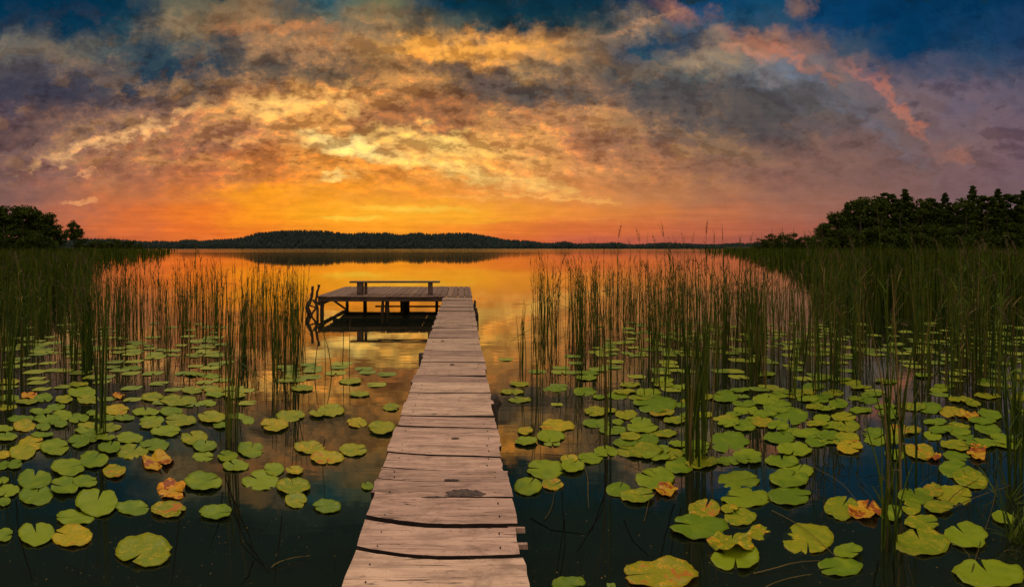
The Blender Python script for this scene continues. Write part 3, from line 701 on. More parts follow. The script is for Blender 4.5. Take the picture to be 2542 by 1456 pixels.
# bench on the platform
bench = empty('bench', (-2.2, 16.3, DECK)); tag(bench, 'long low wooden bench with two plank legs on the lake platform', 'bench')
def relb(m_): m_.v = [(x+2.2, y-16.3, z-DECK) for x, y, z in m_.v]; return m_
m = MB(); m.box((-2.25, 16.3, 1.0), (3.02, 0.30, 0.05), 0, .004, 0, pr); relb(m).build('seat', M_bench, bench, bevel=.006)
for x_, w_ in ((-3.42, .18), (-1.06, .15)):
    m = MB(); m.box((x_, 16.3, (DECK+0.975)/2+0.002), (w_, 0.26, 0.975-DECK-0.002), 0, .003, 0, pr); relb(m).build('leg', M_bench, bench, bevel=.005)
m = MB(); m.box((-3.25, 16.38, (DECK+0.975)/2+0.002), (0.09, 0.06, 0.975-DECK-0.002), 0, .003, 0, pr); relb(m).build('leg', M_deck, bench, bevel=.005)

# ------------------------------------------------------------------ reeds
def reed_parts(kind, seed):
    "returns body MB (stem and blades) and seed head MB or None; height 1 m = unit height"
    r_ = random.Random(seed); b = MB(); head = None
    Ht = 1.0; lean = r_.uniform(0.01, 0.09); wob = [r_.uniform(-.006, .006) for _ in range(8)]
    def stem(t): return Vector((lean*t*t+wob[int(t*7)]*0.5, 0, t))
    r0 = {'rush': 0.0042, 'reed': 0.0042, 'bent': 0.0042, 'blade': 0.004}[kind]*r_.uniform(.85, 1.2)
    if kind == 'bent':
        k = r_.uniform(0.55, 0.82); an = r_.uniform(-1.0, 0.5); L = 1-k
        pts = [stem(q*k/4) for q in range(5)]; e_ = pts[-1]
        pts += [e_+Vector((math.cos(an)*L*.5, 0, math.sin(an)*L*.5)), e_+Vector((math.cos(an)*L, 0, math.sin(an)*L-0.02))]
        b.tube([(p.x, p.y, p.z if i else -0.35) for i, p in enumerate(pts)], [r0, r0, r0*.9, r0*.8, r0*.7, r0*.55, r0*.3], 4, 0, False)
    elif kind != 'blade':
        pts = [stem(q/6) for q in range(7)]
        b.tube([(p.x, p.y, p.z if i else -0.35) for i, p in enumerate(pts)], [r0, r0, r0*.95, r0*.85, r0*.7, r0*.5, r0*.2], 4, 0, False)
    def blade(z0, L, an, rise, w_):
        p0 = stem(min(z0, 1)); vs = []; n = 6; dirv = Vector((math.cos(an), math.sin(an), 0)); sd = Vector((-math.sin(an), math.cos(an), 0))
        droop = r_.uniform(0.3, 1.0)
        for i in range(n+1):
            t = i/n; c_ = p0+dirv*(L*t*math.cos(rise)*(1-0.1*t))+Vector((0, 0, L*math.sin(rise)*t-droop*L*t*t*0.5))
            ww = w_*(1-t)**0.6*min(1, 0.35+t*4); vs += [c_-sd*ww, c_+Vector((0, 0, -ww*0.3)), c_+sd*ww]
        fs = []
        for i in range(n): q = i*3; fs += [(q, q+1, q+4, q+3), (q+1, q+2, q+5, q+4)]
        b.add(vs, fs, 0)
    if kind == 'reed':
        for i in range(r_.randint(5, 9)): blade(r_.uniform(.25, .92), r_.uniform(.14, .28), r_.uniform(0, 6.28), r_.uniform(.7, 1.25), r_.uniform(.0035, .0065))
        if r_.random() < 0.75:
            head = MB(); top = stem(1.0); hx = r_.choice((-1, 1))
            for i in range(46):
                t = r_.random(); c_ = top+Vector((hx*0.05*t*t, 0, -0.10+0.13*t)); an = r_.uniform(0, 6.28); L = 0.05*(1-.6*t)*r_.uniform(.5, 1)
                d = Vector((math.cos(an)*L*.5+hx*L*.5, math.sin(an)*L*.5, L*.5)); s_ = Vector((0.0022, 0.0015, 0))
                head.add([c_-s_, c_+s_, c_+d], [(0, 1, 2)])
    elif kind == 'blade':
        for i in range(3): 
            an = r_.uniform(0, 6.28); w_ = .005; n = 7; L = r_.uniform(.75, 1.0); out = r_.uniform(.03, .16); vs = []; sd = Vector((-math.sin(an), math.cos(an), 0))
            for k in range(n+1):
                t = k/n; c_ = Vector((math.cos(an)*out*t*t, math.sin(an)*out*t*t, L*t-(0.1*t**4 if out > .1 else 0))); 
                if k == 0: c_.z = -0.3
                ww = w_*(1-t)**.5; vs += [c_-sd*ww, c_+sd*ww]
            b.add(vs, [(2*k, 2*k+1, 2*k+3, 2*k+2) for k in range(n)], 0)
    elif kind == 'rush' and r_.random() < 0.4:
        head = MB(); c_ = stem(.97)
        for i in range(14):
            an = r_.uniform(0, 6.28); L = r_.uniform(.012, .028); s_ = Vector((0.002, 0.001, 0.001))
            d = Vector((math.cos(an)*L, math.sin(an)*L, r_.uniform(-.012, .02))); head.add([c_-s_, c_+s_, c_+d], [(0, 1, 2)])
    return b, head
KINDS = (['rush']*7+['reed']*5+['bent']*4+['blade']*4)
VAR = []
for i, k in enumerate(KINDS):
    b, hd = reed_parts(k, 100+i)
    VAR.append((k, b, hd, b.mesh('reed_stalk', [M_reed]), b.mesh('reed_stalk', [M_reed_dry]), hd.mesh('seed_head', [M_seed]) if hd else None))
BYK = {k: [i for i, q in enumerate(KINDS) if q == k] for k in set(KINDS)}
# every reed: (position, height, variant, dry?, zone)
REEDS = []
def sow(zone, n, xr, yr, hr, kinds, dry=0.2, clump=None, r_=random.Random(21)):
    centers = None
    if clump: centers = [(r_.uniform(*xr), r_.uniform(*yr)) for _ in range(clump)]
    k = 0
    while k < n:
        if centers:
            c_ = r_.choice(centers); x = c_[0]+r_.gauss(0, 11); y = c_[1]+r_.gauss(0, 9)
            if not (xr[0]-12 < x < xr[1]+12 and yr[0]-10 < y < yr[1]+10): continue
        else: x = r_.uniform(*xr); y = r_.uniform(*yr)
        p = at(x, y)
        if -5.6 < p.x < 0.75 and 14.6 < p.y < 20.6: continue
        if -0.75 < p.x < 0.5: continue
        kd = r_.choice(kinds)
        REEDS.append((p, r_.uniform(*hr), r_.choice(BYK[kd]), r_.random() < dry, zone)); k += 1
rk = ['rush', 'reed', 'reed', 'bent', 'blade']
Z = {'L': ('thin reed stalk in the sparse stand between the left edge and the platform', 'reeds of the sparse stand left of the pier'),
     'LL': ('green reed stalk in the dense growth at the far left', 'reeds of the dense growth at the far left'),
     'R': ('thin reed stalk in the golden stand right of the pier', 'reeds of the golden stand right of the pier'),
     'RR': ('green reed stalk in the dense dark growth at the far right', 'reeds of the dense growth at the far right')}
sow('L', 330, (225,745), (745,860), (1.2,1.95), rk, 0.35, clump=34)
sow('L', 120, (225,745), (742,900), (1.2,1.8), rk, 0.35)
sow('L', 40, (545,740), (860,960), (1.2,1.75), ['rush','bent'], 0.2, clump=6)
sow('LL', 440, (-160,230), (720,930), (1.1,2.2), rk, 0.2, clump=38)
sow('LL', 900, (-300,225), (662,760), (1.5,2.0), rk, 0.1)
sow('R', 430, (1310,1880), (742,890), (1.15,2.0), rk, 0.4, clump=32)
sow('R', 90, (1400,1900), (742,960), (1.3,2.0), rk, 0.35)
sow('R', 60, (1560,2020), (860,1000), (1.3,1.95), ['rush','blade','bent'], 0.2, clump=9)
sow('R', 80, (1880,2030), (745,930), (1.3,1.95), rk, 0.45)
sow('RR', 520, (2020,2720), (735,985), (1.0,2.3), rk, 0.25, clump=60)
sow('RR', 1500, (2010,2900), (668,780), (1.5,2.1), rk, 0.12)
CL = {
 'c1': ('dark reed stalk in the upright tuft among the far left pads', (247,1072,12,14), 9, (1.7,2.05), ['rush']),
 'c2': ('dark reed stalk in the upright tuft between the left pads and the platform', (570,1092,11,16), 10, (1.2,1.75), ['rush','bent']),
 'c3': ('green reed stalk in the tuft among pads at the left picture edge', (22,1010,18,24), 12, (1.5,2.0), ['rush','blade']),
 'c4': ('reed stalk in the pair of tall stems among pads right of the pier', (1502,1085,10,22), 5, (1.7,2.0), ['rush']),
 'c5': ('thin reed stalk in the outermost tuft right of the platform end', (1296,905,6,20), 6, (0.9,1.5), ['rush','bent']),
 'c6': ('thin reed stalk in the loose tuft just right of the outermost one', (1335,955,12,22), 9, (1.1,1.6), ['rush','bent']),
 'c7': ('bright green reed stalk in the tall clump in the middle of the right pads', (1722,1140,26,22), 30, (1.5,2.15), ['rush','rush','blade']),
 'c8': ('dark green reed stalk in the thick clump right of the golden stand', (1885,930,18,28), 26, (1.5,2.1), ['rush','blade']),
 'c9': ('green reed stalk in the tuft through the lower right pads', (2203,1352,17,18), 9, (0.35,1.15), ['rush','rush','blade']),
 'c10': ('thin reed stalk in the loose tuft behind the lower right pads', (2225,1215,22,30), 12, (0.8,2.0), ['rush','blade']),
 'c11': ('lone thin dry stalk standing in open water left of the pier', (806,915,50,26), 5, (0.5,1.0), ['rush']),
 'c12': ('green reed stalk in the wispy tuft at the right picture edge', (2520,1160,24,50), 12, (0.9,1.9), ['blade','reed']),
 'c13': ('thin reed stalk in the tuft above the middle right pads', (2060,965,26,24), 14, (1.2,1.9), ['rush','bent']),
 'c14': ('dark reed stalk in the tight bundle at the start of the golden stand', (1356,835,8,10), 12, (1.2,1.6), ['rush']),
 'c15': ('thin reed stalk in the tuft right behind the left pads', (690,930,22,26), 12, (1.2,1.7), ['rush','bent']),
}
r_ = random.Random(77)
for key, (lab, (cx, cy, sx, sy), n, hr, kd) in CL.items():
    Z[key] = (lab, 'reeds of the ' + lab.split(' in the ', 1)[-1][:60] if ' in the ' in lab else 'lone stalks in open water')
    for _ in range(n):
        p = at(cx+r_.gauss(0, sx*.7), cy+r_.gauss(0, sy*.6))
        REEDS.append((p, r_.uniform(*hr), r_.choice(BYK[r_.choice(kd)]), r_.random() < 0.1, key))
# tall plumed reeds that reach above the horizon
headed = [i for i in BYK['reed'] if VAR[i][2]] or BYK['reed']
Z['tall'] = ('tall plumed reed reaching above the horizon over the golden stand', 'tall plumed reeds over the golden stand')
for (x, y, hh) in ((1755,845,2.72),(1772,840,2.5),(1610,850,2.48),(1638,870,2.40),(1585,850,2.55),(1690,860,2.35),(1345,800,2.1),(1500,840,2.2),(1420,830,2.3),(1830,850,2.4),(1560,835,2.3),(1660,900,2.3),(2205,880,2.95),(2350,890,2.3),(2120,860,2.4),(1945,830,2.5),(1530,845,2.65),(1480,830,2.35),(1390,820,2.2),(1725,830,2.5),(1800,860,2.6),(1860,850,2.45),(1920,870,2.4),(2010,880,2.5),(2270,870,2.5),(2440,880,2.6),(1650,835,2.7),(1700,880,2.45)):
    REEDS.append((at(x, y), hh, headed[(x//7) % len(headed)], False, 'tall'))
Z['tallL'] = ('tall plumed reed reaching the horizon over the left stand', 'tall plumed reeds over the left stand')
for (x, y, hh) in ((487,800,2.35),(505,810,2.2),(600,800,2.3),(380,820,2.2),(265,800,2.4),(440,790,2.2)):
    REEDS.append((at(x, y), hh, headed[(x//7) % len(headed)], False, 'tallL'))
def size_key(q): return -q[1]/q[0].y
inview = [q for q in REEDS if -20 < HX+q[0].x*F/q[0].y < 2560]
other = [q for q in REEDS if not (-20 < HX+q[0].x*F/q[0].y < 2560)]
inview.sort(key=size_key)
solo, rest = inview[:300], inview[300:]+other
for (p, hh, vi, dry, zone) in solo:
    k, b, hd, mg, md, hm = VAR[vi]; rz = rng.uniform(0, 6.28); thick = rng.uniform(1.2, 1.75)
    lab, grp = Z[zone]
    if hm:
        e_ = empty('reed', p); q = bpy.data.objects.new('stalk', md if dry else mg); COL.objects.link(q); q.parent = e_
        q = bpy.data.objects.new('seed_head', hm); COL.objects.link(q); q.parent = e_
    else:
        e_ = bpy.data.objects.new('reed', md if dry else mg); COL.objects.link(e_); e_.location = p
    e_.scale = (thick*1.15, thick*1.15, hh); e_.rotation_euler = (rng.gauss(0, .02), rng.gauss(0, .02), rz)
    tag(e_, lab, 'reed', grp)
def to_tri(m_):
    T = []
    for f in m_.f:
        for i in range(1, len(f)-1): T.append((f[0], f[i], f[i+1]))
    return np.array(m_.v), np.array(T)
TEMPL = []
for (k, b, hd, _, _, _) in VAR:
    V_, T_ = to_tri(b); TEMPL.append((V_, T_, to_tri(hd) if hd else None))
def merge_reeds(name, items, mats, label):
    Vs = []; Ts = []; Ms = []; off = 0
    for (p, hh, vi, dry, zone) in items:
        a_ = rng.uniform(0, 6.28); s_ = rng.uniform(1.2, 1.8); c_, d_ = math.cos(a_), math.sin(a_); lx, ly = rng.gauss(0, .03), rng.gauss(0, .03)
        V_, T_, hd = TEMPL[vi]
        for VV, TT, mi in ((V_, T_, 1 if dry else 0),) + (((hd[0], hd[1], 2),) if hd else ()):
            q = np.empty_like(VV); q[:, 0] = (VV[:, 0]*c_-VV[:, 1]*d_)*s_+p.x+lx*hh*VV[:, 2]; q[:, 1] = (VV[:, 0]*d_+VV[:, 1]*c_)*s_+p.y+ly*hh*VV[:, 2]; q[:, 2] = VV[:, 2]*hh+p.z
            Vs.append(q); Ts.append(TT+off); Ms.append(np.full(len(TT), mi)); off += len(q)
    o = bpy.data.objects.new(name, mesh_np(name, np.concatenate(Vs), np.concatenate(Ts), mats, np.concatenate(Ms))); COL.objects.link(o)
    return tag(o, label, 'reeds', kind='stuff')
merge_reeds('reed_stand', [q for q in rest if q[0].x < 0], [M_reed, M_reed_dry, M_seed], 'sparse upright reeds standing in orange water left of the pier')
merge_reeds('reed_stand', [q for q in rest if q[0].x >= 0], [M_reed, M_reed_dry, M_seed], 'dense golden to green reeds standing in the water right of the pier')

# far beds along the banks: simple blades, one mass each
def far_bed(name, n, xr, dr, hr, seed, label, mask=None, base=0.0, wmul=1.0):
    q = np.random.default_rng(seed)
    x = q.uniform(*xr, n*2); d = dr[0]*(dr[1]/dr[0])**q.random(n*2)
    if mask is not None: ok = mask(x, d); x = x[ok]; d = d[ok]
    x = x[:n]; d = d[:n]; n = len(x)
    X = (x-HX)*d/F; hh = q.uniform(*hr, n)*(1+0.26*np.sin(X*0.9+3*np.sin(d*0.3))*np.sin(d*0.7)); an = q.uniform(0, 3.14, n); wd = wmul*(0.007+0.00045*d)*q.uniform(.6, 1.3, n)
    lean = q.normal(0, .14, (n, 2))
    lv = [(-0.2, 1.0, 0.0), (0.45, .9, .2), (0.8, .6, .62), (1.0, .05, 1.0)]
    V = np.zeros((n, 8, 3))
    for i, (t, w_, b_) in enumerate(lv):
        for s_ in (0, 1):
            sg = (s_*2-1)*w_
            V[:, i*2+s_, 0] = X+np.cos(an)*wd*sg+lean[:, 0]*hh*b_; V[:, i*2+s_, 1] = d+np.sin(an)*wd*sg+lean[:, 1]*hh*b_
            V[:, i*2+s_, 2] = base+hh*(t if t < 1 else 1.0)
    Fq = np.array([(0,1,3,2),(2,3,5,4),(4,5,7,6)])[None]+(np.arange(n)*8)[:, None, None]
    o = bpy.data.objects.new(name, mesh_np(name, V.reshape(-1, 3), Fq.reshape(-1, 4), [M_bed])); COL.objects.link(o)
    return tag(o, label, 'reeds', kind='stuff')
def mR(x, d):       # nearest row of the right bed moves closer towards the right edge
    lim = np.interp(x, [1700,1780,1870,1960,2010,2060,2200,2600,3200], [240,170,85,45,31,20,15,14,14]); return d > lim
far_bed('reed_bed', 34000, (1700,3300), (14,230), (1.35,2.05), 5, 'dense dark green reed bed filling the right side up to the wood', mR)
def mL(x, d):
    lim = np.interp(x, [-900,0,150,215,260,400,440], [14,15,17,26,62,100,240]); return d > lim
far_bed('reed_bed', 20000, (-900,440), (14,240), (1.35,1.95), 6, 'dense dark green reed bed along the left shore', mL)

# grass tuft at the right edge, bottom
def tuft(cx, cy, n, L, label, seed):
    m = MB(); q = random.Random(seed); p = at(cx, cy)
    for i in range(n):
        an = q.uniform(0, 6.28); rise = q.uniform(.5, 1.4); l_ = L*q.uniform(.5, 1.1); w_ = q.uniform(.004, .008); sd = Vector((-math.sin(an), math.cos(an), 0)); vs = []
        o_ = Vector((q.uniform(-.05, .05), q.uniform(-.05, .05), 0)); dr_ = q.uniform(.3, 1.1)
        for k in range(9):
            t = k/8; c_ = o_+Vector((math.cos(an), math.sin(an), 0))*l_*math.cos(rise)*t+Vector((0, 0, l_*math.sin(rise)*t-dr_*l_*t*t*.45-0.03*(1-t)))
            ww = w_*(1-t)**.6; vs += [c_-sd*ww, c_-Vector((0, 0, ww*.4)), c_+sd*ww]
        m.add(vs, [f for k in range(8) for f in ((k*3, k*3+1, k*3+4, k*3+3), (k*3+1, k*3+2, k*3+5, k*3+4))])
    o = m.build('sedge_tuft', M_reed); o.location = p
    tag(o, label, 'grass')
tuft(2530, 1345, 34, .55, 'arching bright green sedge tuft at the bottom right picture edge', 1)
tuft(2500, 1240, 14, .4, 'thin sedge tuft behind the larger one at the right edge', 2)
# broad cattail leaf leaning in the right bed
m = MB(); vs = []; p0 = at(2424, 830)
for k in range(9):
    t = k/8; c_ = Vector((-0.10*t-0.06*t*t+(0.12*max(0, t-.75)*4*.5), 0, -0.2+1.75*t)); ww = .022*(1-t)**.4+.002; vs += [c_-Vector((ww, 0, 0)), c_+Vector((ww, .01, 0))]
m.add(vs, [(2*k, 2*k+1, 2*k+3, 2*k+2) for k in range(8)])
M_cat = leafy('cattail_green', (0.13,0.20,0.02,1), (0.20,0.27,0.03,1), .5, .2); o = m.build('cattail_leaf', M_cat); o.location = p0
tag(o, 'broad pale green cattail leaf leaning in the right reed bed', 'leaf')

# dead stalks lying on and in the water
DS = [((1915,1268),(2090,1392),'left of the heart shaped pad'),((1860,1425),(2045,1392),'reaching the bright green pads at the bottom'),((1590,1295),(1640,1215),'below the small orange pad'),
      ((2330,1275),(2440,1180),'right of the overlapping olive pads'),((2350,1275),(2500,1205),'pointing to the right edge'),((2420,1430),(2470,1190),'upright by the right edge'),
      ((2340,1340),(2420,1400),'below the overlapping pads at right'),((1345,1290),(1390,1215),'near the brown pad by the pier'),((2480,1370),(2541,1372),'at the right edge above the corner pad'),
      ((1850,1490),(2010,1425),'lowest in the right foreground'),((680,1410),(760,1380),'in the dark water left of the pier'),((1570,1150),(1625,1180),'between the middle right pads'),((2020,1160),(2130,1245),'in the gap left of the half rotten pad'),
      ((1440,1150),(1470,1260),'under the twin reed stems')]
for i, (a_, b_, wh) in enumerate(DS):
    p, q = at(*a_), at(*b_); m = MB(); pts = []
    for k in range(9):
        t = k/8; v_ = p.lerp(q, t)-p; v_.z = 0.006+0.02*math.sin(t*3.1)+rng.uniform(-.002, .004); v_.x += 0.03*math.sin(t*4+i); pts.append(v_)
    m.tube(pts, [.0035*(1-.5*k/8) for k in range(9)], 5); o = m.build('dead_stalk', M_reed_dry); o.location = p
    tag(o, f'thin dead stalk lying in the water {wh}', 'stalk', 'dead stalks floating in the foreground')

# ------------------------------------------------------------------ lily pads
def pad_mesh(a_, b_, notch, seed, crumple=0.0, half=False):
    "a_, b_: half sizes along x and y; notch: direction of the cleft"
    q = random.Random(seed); n = 60; rings = 6; open_ = q.uniform(0.03, 0.16); w1 = [q.uniform(-1, 1) for _ in range(6)]; deep = q.uniform(0.02, 0.22)
    ap = Vector((math.cos(notch)*a_*deep, math.sin(notch)*b_*deep, 0))
    out = []; ph = q.uniform(0, 6.28)
    for k in range(n+1):
        t = k/n; th = notch+open_+(2*math.pi-2*open_)*t
        e = min(t, 1-t)*n
        r = 1+0.022*math.sin(3*th+w1[0]*3)+0.014*math.sin(7*th+w1[1]*3)+0.008*math.sin(15*th+w1[2]*3)+0.012*math.sin(23*th+ph)
        if e < 6: r *= 1-0.10*(1-e/6)**2-(0.05 if e < 1 else 0)
        if crumple: r *= 1+crumple*0.35*math.sin(5*th+ph)*q.uniform(.6, 1)+crumple*q.uniform(-.10, .10)
        out.append(Vector((a_*r*math.cos(th), b_*r*math.sin(th), 0)))
    bite = q.random() < 0.22; bk = q.randint(10, n-10)
    if bite:
        for d in range(-2, 3): out[bk+d] *= 1-0.16*(1-abs(d)/3)
    cup = q.uniform(0.0, 0.012); tx, ty = q.gauss(0, .010), q.gauss(0, .010)
    V = []; UV = []
    for side in (0, 1):
        V.append(Vector((ap.x, ap.y, 0.001-side*.003))); UV.append((0.5, 0))
        for r_i in range(1, rings+1):
            t = (r_i/rings)**0.85
            for k, o_ in enumerate(out):
                p = ap+(o_-ap)*t; th = 2*math.pi*k/n
                zz = cup*t*t+ (0.006*t**3*math.sin(4*th+w1[3]*3)+0.004*t**3*math.sin(9*th+w1[4]*3))*(a_/0.17)+p.x*tx/a_*.5+p.y*ty/b_*.5
                zz += 0.004*math.sin(th*n/2.5)*t*(1-t)
                if crumple: zz += crumple*(0.05*t*t*math.sin(3*th+ph)+0.025*t*math.sin(7*th+ph*2)+0.02*t)*a_/.12
                V.append(Vector((p.x, p.y, zz-side*.003))); UV.append((k/n, t))
    N1 = 1+rings*(n+1); F_ = []
    for side in (0, 1):
        b0 = side*N1
        for k in range(n):
            f = (b0, b0+1+k, b0+2+k); F_.append(f if side == 0 else f[::-1])
        for r_i in range(rings-1):
            for k in range(n):
                q0 = b0+1+r_i*(n+1)+k; f = (q0, q0+n+1, q0+n+2, q0+1); F_.append(f if side == 0 else f[::-1])
    e0 = 1+(rings-1)*(n+1)
    for k in range(n): F_.append((e0+k, N1+e0+k, N1+e0+k+1, e0+k+1))
    me = bpy.data.meshes.new('lily_pad'); me.from_pydata([tuple(v) for v in V], [], F_)
    uvl = me.uv_layers.new(name='UVMap'); li = np.zeros(len(me.loops), dtype=np.int32); me.loops.foreach_get('vertex_index', li)
    uvl.data.foreach_set('uv', np.array(UV, dtype=np.float32)[li].ravel())
    me.polygons.foreach_set('use_smooth', [True]*len(me.polygons)); me.update()
    return me
# crops of the photograph the pads were read from: origin x, y and units per display pixel
def cl(X, Y): return X/2.933, 959.6+Y/2.933
def cm(X, Y): return 794.2+X/3.143, 992.7+Y/3.143
def cr(X, Y): return 1257.4+X/2.933, 959.6+Y/2.933
def cq(X, Y): return 1879.5+X/2.933, 959.6+Y/2.933
PADS = []   # (x, y, w, h, kind, notch degrees, special label or None)
def P(fn, X, Y, W, Hh_, k='g', nd=None, lab=None):
    s_ = 3.143 if fn is cm else 2.933; x, y = fn(X, Y); PADS.append((x, y, W/s_, Hh_/s_, k, nd, lab))
for a_ in [(305,18,110,35),(318,88,125,65),(465,97,125,65,'o'),(600,45,200,80),(640,95,150,60,'o'),(1110,80,150,60,'o'),(1300,105,250,75,'o'),(1060,185,190,60),(1245,185,160,65),(1105,245,170,70),
    (1310,252,220,80,'o'),(1210,330,210,75),(445,215,150,90),(570,235,140,80),(670,195,80,80),(430,275,120,110),(315,300,100,90),(1540,230,190,80,'o'),(1605,285,110,95),(1805,250,90,60),
    (2115,215,200,75,'o'),(2310,205,110,70,'o'),(2410,180,180,100,'o'),(400,450,200,180),(575,410,150,130),(650,380,120,80),(165,485,180,110,'o'),(940,378,185,75),(800,450,160,130),(960,475,220,100,'o'),
    (1125,430,200,85),(1415,378,185,100,'o'),(1490,440,165,75),(1480,510,150,65),(1655,512,140,80),(1715,582,180,70),(1830,460,190,110,'g',80),(680,540,200,115,'g',60),(495,600,230,120,'g',20),
    (470,735,200,130,'g',180),(620,700,170,90,'g',10),(1995,605,140,90),(2155,835,150,95,'o',330),(110,575,100,90),(20,580,90,120),(20,690,80,100),(60,770,150,80),(30,845,90,80,'g',300)]: P(cl, *a_)
for a_ in [(210,70,105,65,'r',None,'small rusty orange lily pad near the left edge behind the green ones'),(860,75,80,60,'r',None,'crumpled orange lily pad behind the tuft at the left quarter'),
    (850,175,170,75,'y',None,'yellow lily pad just below the crumpled orange one at the left quarter'),(180,290,150,90,'y',None,'yellowing lily pad by the tuft at the left picture edge'),
    (1995,287,195,90,'y',None,'yellow olive oval lily pad alone behind the left tuft of dark reeds'),(230,420,180,140,'y',None,'yellow tinged lily pad with a big green pad to its right, far left'),
    (30,500,90,90,'y',None,'yellow lily pad cut by the left picture edge'),(2255,445,210,90,'y',None,'yellow oval lily pad, left one of the pair halfway to the pier'),
    (2380,520,230,95,'y',None,'yellow oval lily pad with fine veins, nearer one of the pair halfway to the pier'),
    (1145,550,210,140,'r',None,'bright orange curled lily pad, largest of the rusty ones at left'),(1250,760,195,120,'r',None,'red and cream mottled lily pad below the bright orange curled one'),
    (830,620,160,100,'m',None,'brownish yellow ragged lily pad left of the bright orange curled one'),(1225,900,240,115,'m',None,'yellow spotted lily pad below the red and cream mottled one'),
    (705,855,290,180,'g',75,'broad round green lily pad left of the yellow spotted one'),(965,885,240,95,'g',10,'flat green lily pad with a cleft pointing right, between round and spotted pads'),
    (1480,700,260,130,'g',20,'clean oval green lily pad right of the red mottled one'),(1570,925,230,95,'g',350,'lone green lily pad with torn right end in open dark water at left'),
    (1895,685,250,130,'g',140,'large green lily pad with a notch at its upper left, left middle cluster'),(2145,620,120,60,'y',None,'small yellow lily pad at the top of the left middle cluster'),
    (2135,735,230,115,'o',100,'olive lily pad overlapping in the middle of the left middle cluster'),(2380,880,195,85,'g',200,'small green lily pad alone nearest the pier on its left'),
    (250,680,230,140,'g',88,'heart shaped green lily pad with its cleft pointing away, far left'),(265,795,230,140,'g',80,'round green lily pad touching the heart shaped one from below'),
    (540,957,265,105,'g',190,'long green lily pad below the broad round one'),(265,1078,245,160,'g',105,'green lily pad with an upper notch, lower left corner group'),
    (525,1095,275,150,'y',160,'yellow topped green lily pad, right one of the lower left pair'),(35,1090,110,150,'g',0,'green lily pad half cut by the left picture edge, lowest there'),
    (1050,1207,390,215,'o',238,'largest lily pad at the lower left, olive with a cleft at its near side')]: P(cl, *a_)
for a_ in [(555,60,120,60,'o',None,None),(290,180,150,80,'y',None,'yellow olive lily pad, rightmost of the chain ending near the pier'),(480,225,200,100,'o',None,'dull olive lily pad lying low in the water beside the pier'),
    (260,395,210,90,'o',10,'yellow green lily pad with a cleft pointing right, left of the pier'),(370,675,90,80,'g',None,'green lily pad half hidden by the left side of the walkway')]: P(cm, *a_)
for a_ in [(140,405,160,60),(320,370,190,90),(610,525,170,75,'g'),(725,475,170,75),(570,40,160,80),(675,75,90,60),(365,130,80,35),(645,190,150,90,'o'),(870,205,150,80,'o'),(810,265,80,70),(1030,45,180,60),(1080,130,300,120),
    (990,305,220,80),(900,370,150,60,'o'),(1030,390,150,90),(1200,490,160,80,'o'),(1590,80,180,100),(1700,70,110,40),(1740,170,170,60),(1650,205,110,45),(1830,255,200,75),(1730,290,160,100)]: P(cr, *a_)
for a_ in [(135,330,105,65,'y',None,'small round yellow green lily pad right beside the pier'),(365,290,240,80,'y',None,'bright yellow oval lily pad, farthest of the group right beside the pier'),
    (330,415,110,40,'y',None,'narrow yellow edged lily pad at the front of the group beside the pier'),(280,605,260,130,'g',175,'large oval green lily pad, left one of the overlapping pair right of the pier'),
    (480,590,160,165,'g',110,'green lily pad with a raised yellow rim, right one of the overlapping pair'),(455,535,120,50,'y',None,'yellow orange lily pad edge peeping behind the overlapping pair'),
    (155,730,190,150,'g',60,'round green lily pad touching the right side of the walkway'),(335,715,150,80,'m',None,'brown tinged lily pad under the overlapping pair right of the pier'),
    (1130,195,170,60,'m',None,'orange brown lily pad in front of the tall green reed clump'),(970,470,320,105,'o',170,'wide olive lily pad left of the foot of the tall green reed clump'),
    (1260,580,200,220,'g',120,'big green lily pad touching the foot of the tall green reed clump'),(1080,670,270,150,'g',150,'green lily pad with an orange leaf lying at its lower right'),
    (815,750,170,105,'g',70,'small round green lily pad, leftmost by the small orange leaf'),(955,805,240,100,'o',10,'flat green lily pad with a cleft at right, below the small orange leaf group'),
    (1160,760,160,85,'r',None,'small bright orange lily pad among green ones in the right middle'),(1620,410,270,210,'g',270,'large ragged green lily pad right of the tall green reed clump'),
    (1690,685,290,110,'g',15,'slim oval lily pad, upper one of two stacked ovals in the right middle'),(1740,810,340,130,'g',165,'oval lily pad, lower one of two stacked ovals in the right middle'),
    (1440,895,220,130,'m',70,'yellow spotted round lily pad above the big dark green oval'),(1620,890,120,70,'y',None,'little yellow lily pad between the spotted round one and its neighbour'),
    (1700,950,220,120,'o',120,'green lily pad with a light rim above the crumpled yellow one'),(1400,1030,410,165,'g',165,'big dark green oval lily pad with its cleft at left, right foreground'),
    (1840,1060,150,100,'y',None,'yellow lily pad upper right of the crumpled yellow one'),(1640,1165,300,130,'y',None,'crumpled bright yellow lily pad resting on a green one'),
    (1665,1250,330,190,'g',270,'green lily pad beneath the crumpled yellow one'),(1120,1375,520,200,'m',190,'very large brown speckled lily pad at the bottom edge right of the pier'),
    (450,1460,230,60,'g',None,'lily pad tip at the bottom edge right of the pier'),(760,1450,60,30,'g',None,'tiny lily pad at the bottom edge left of the very large speckled one')]: P(cr, *a_)
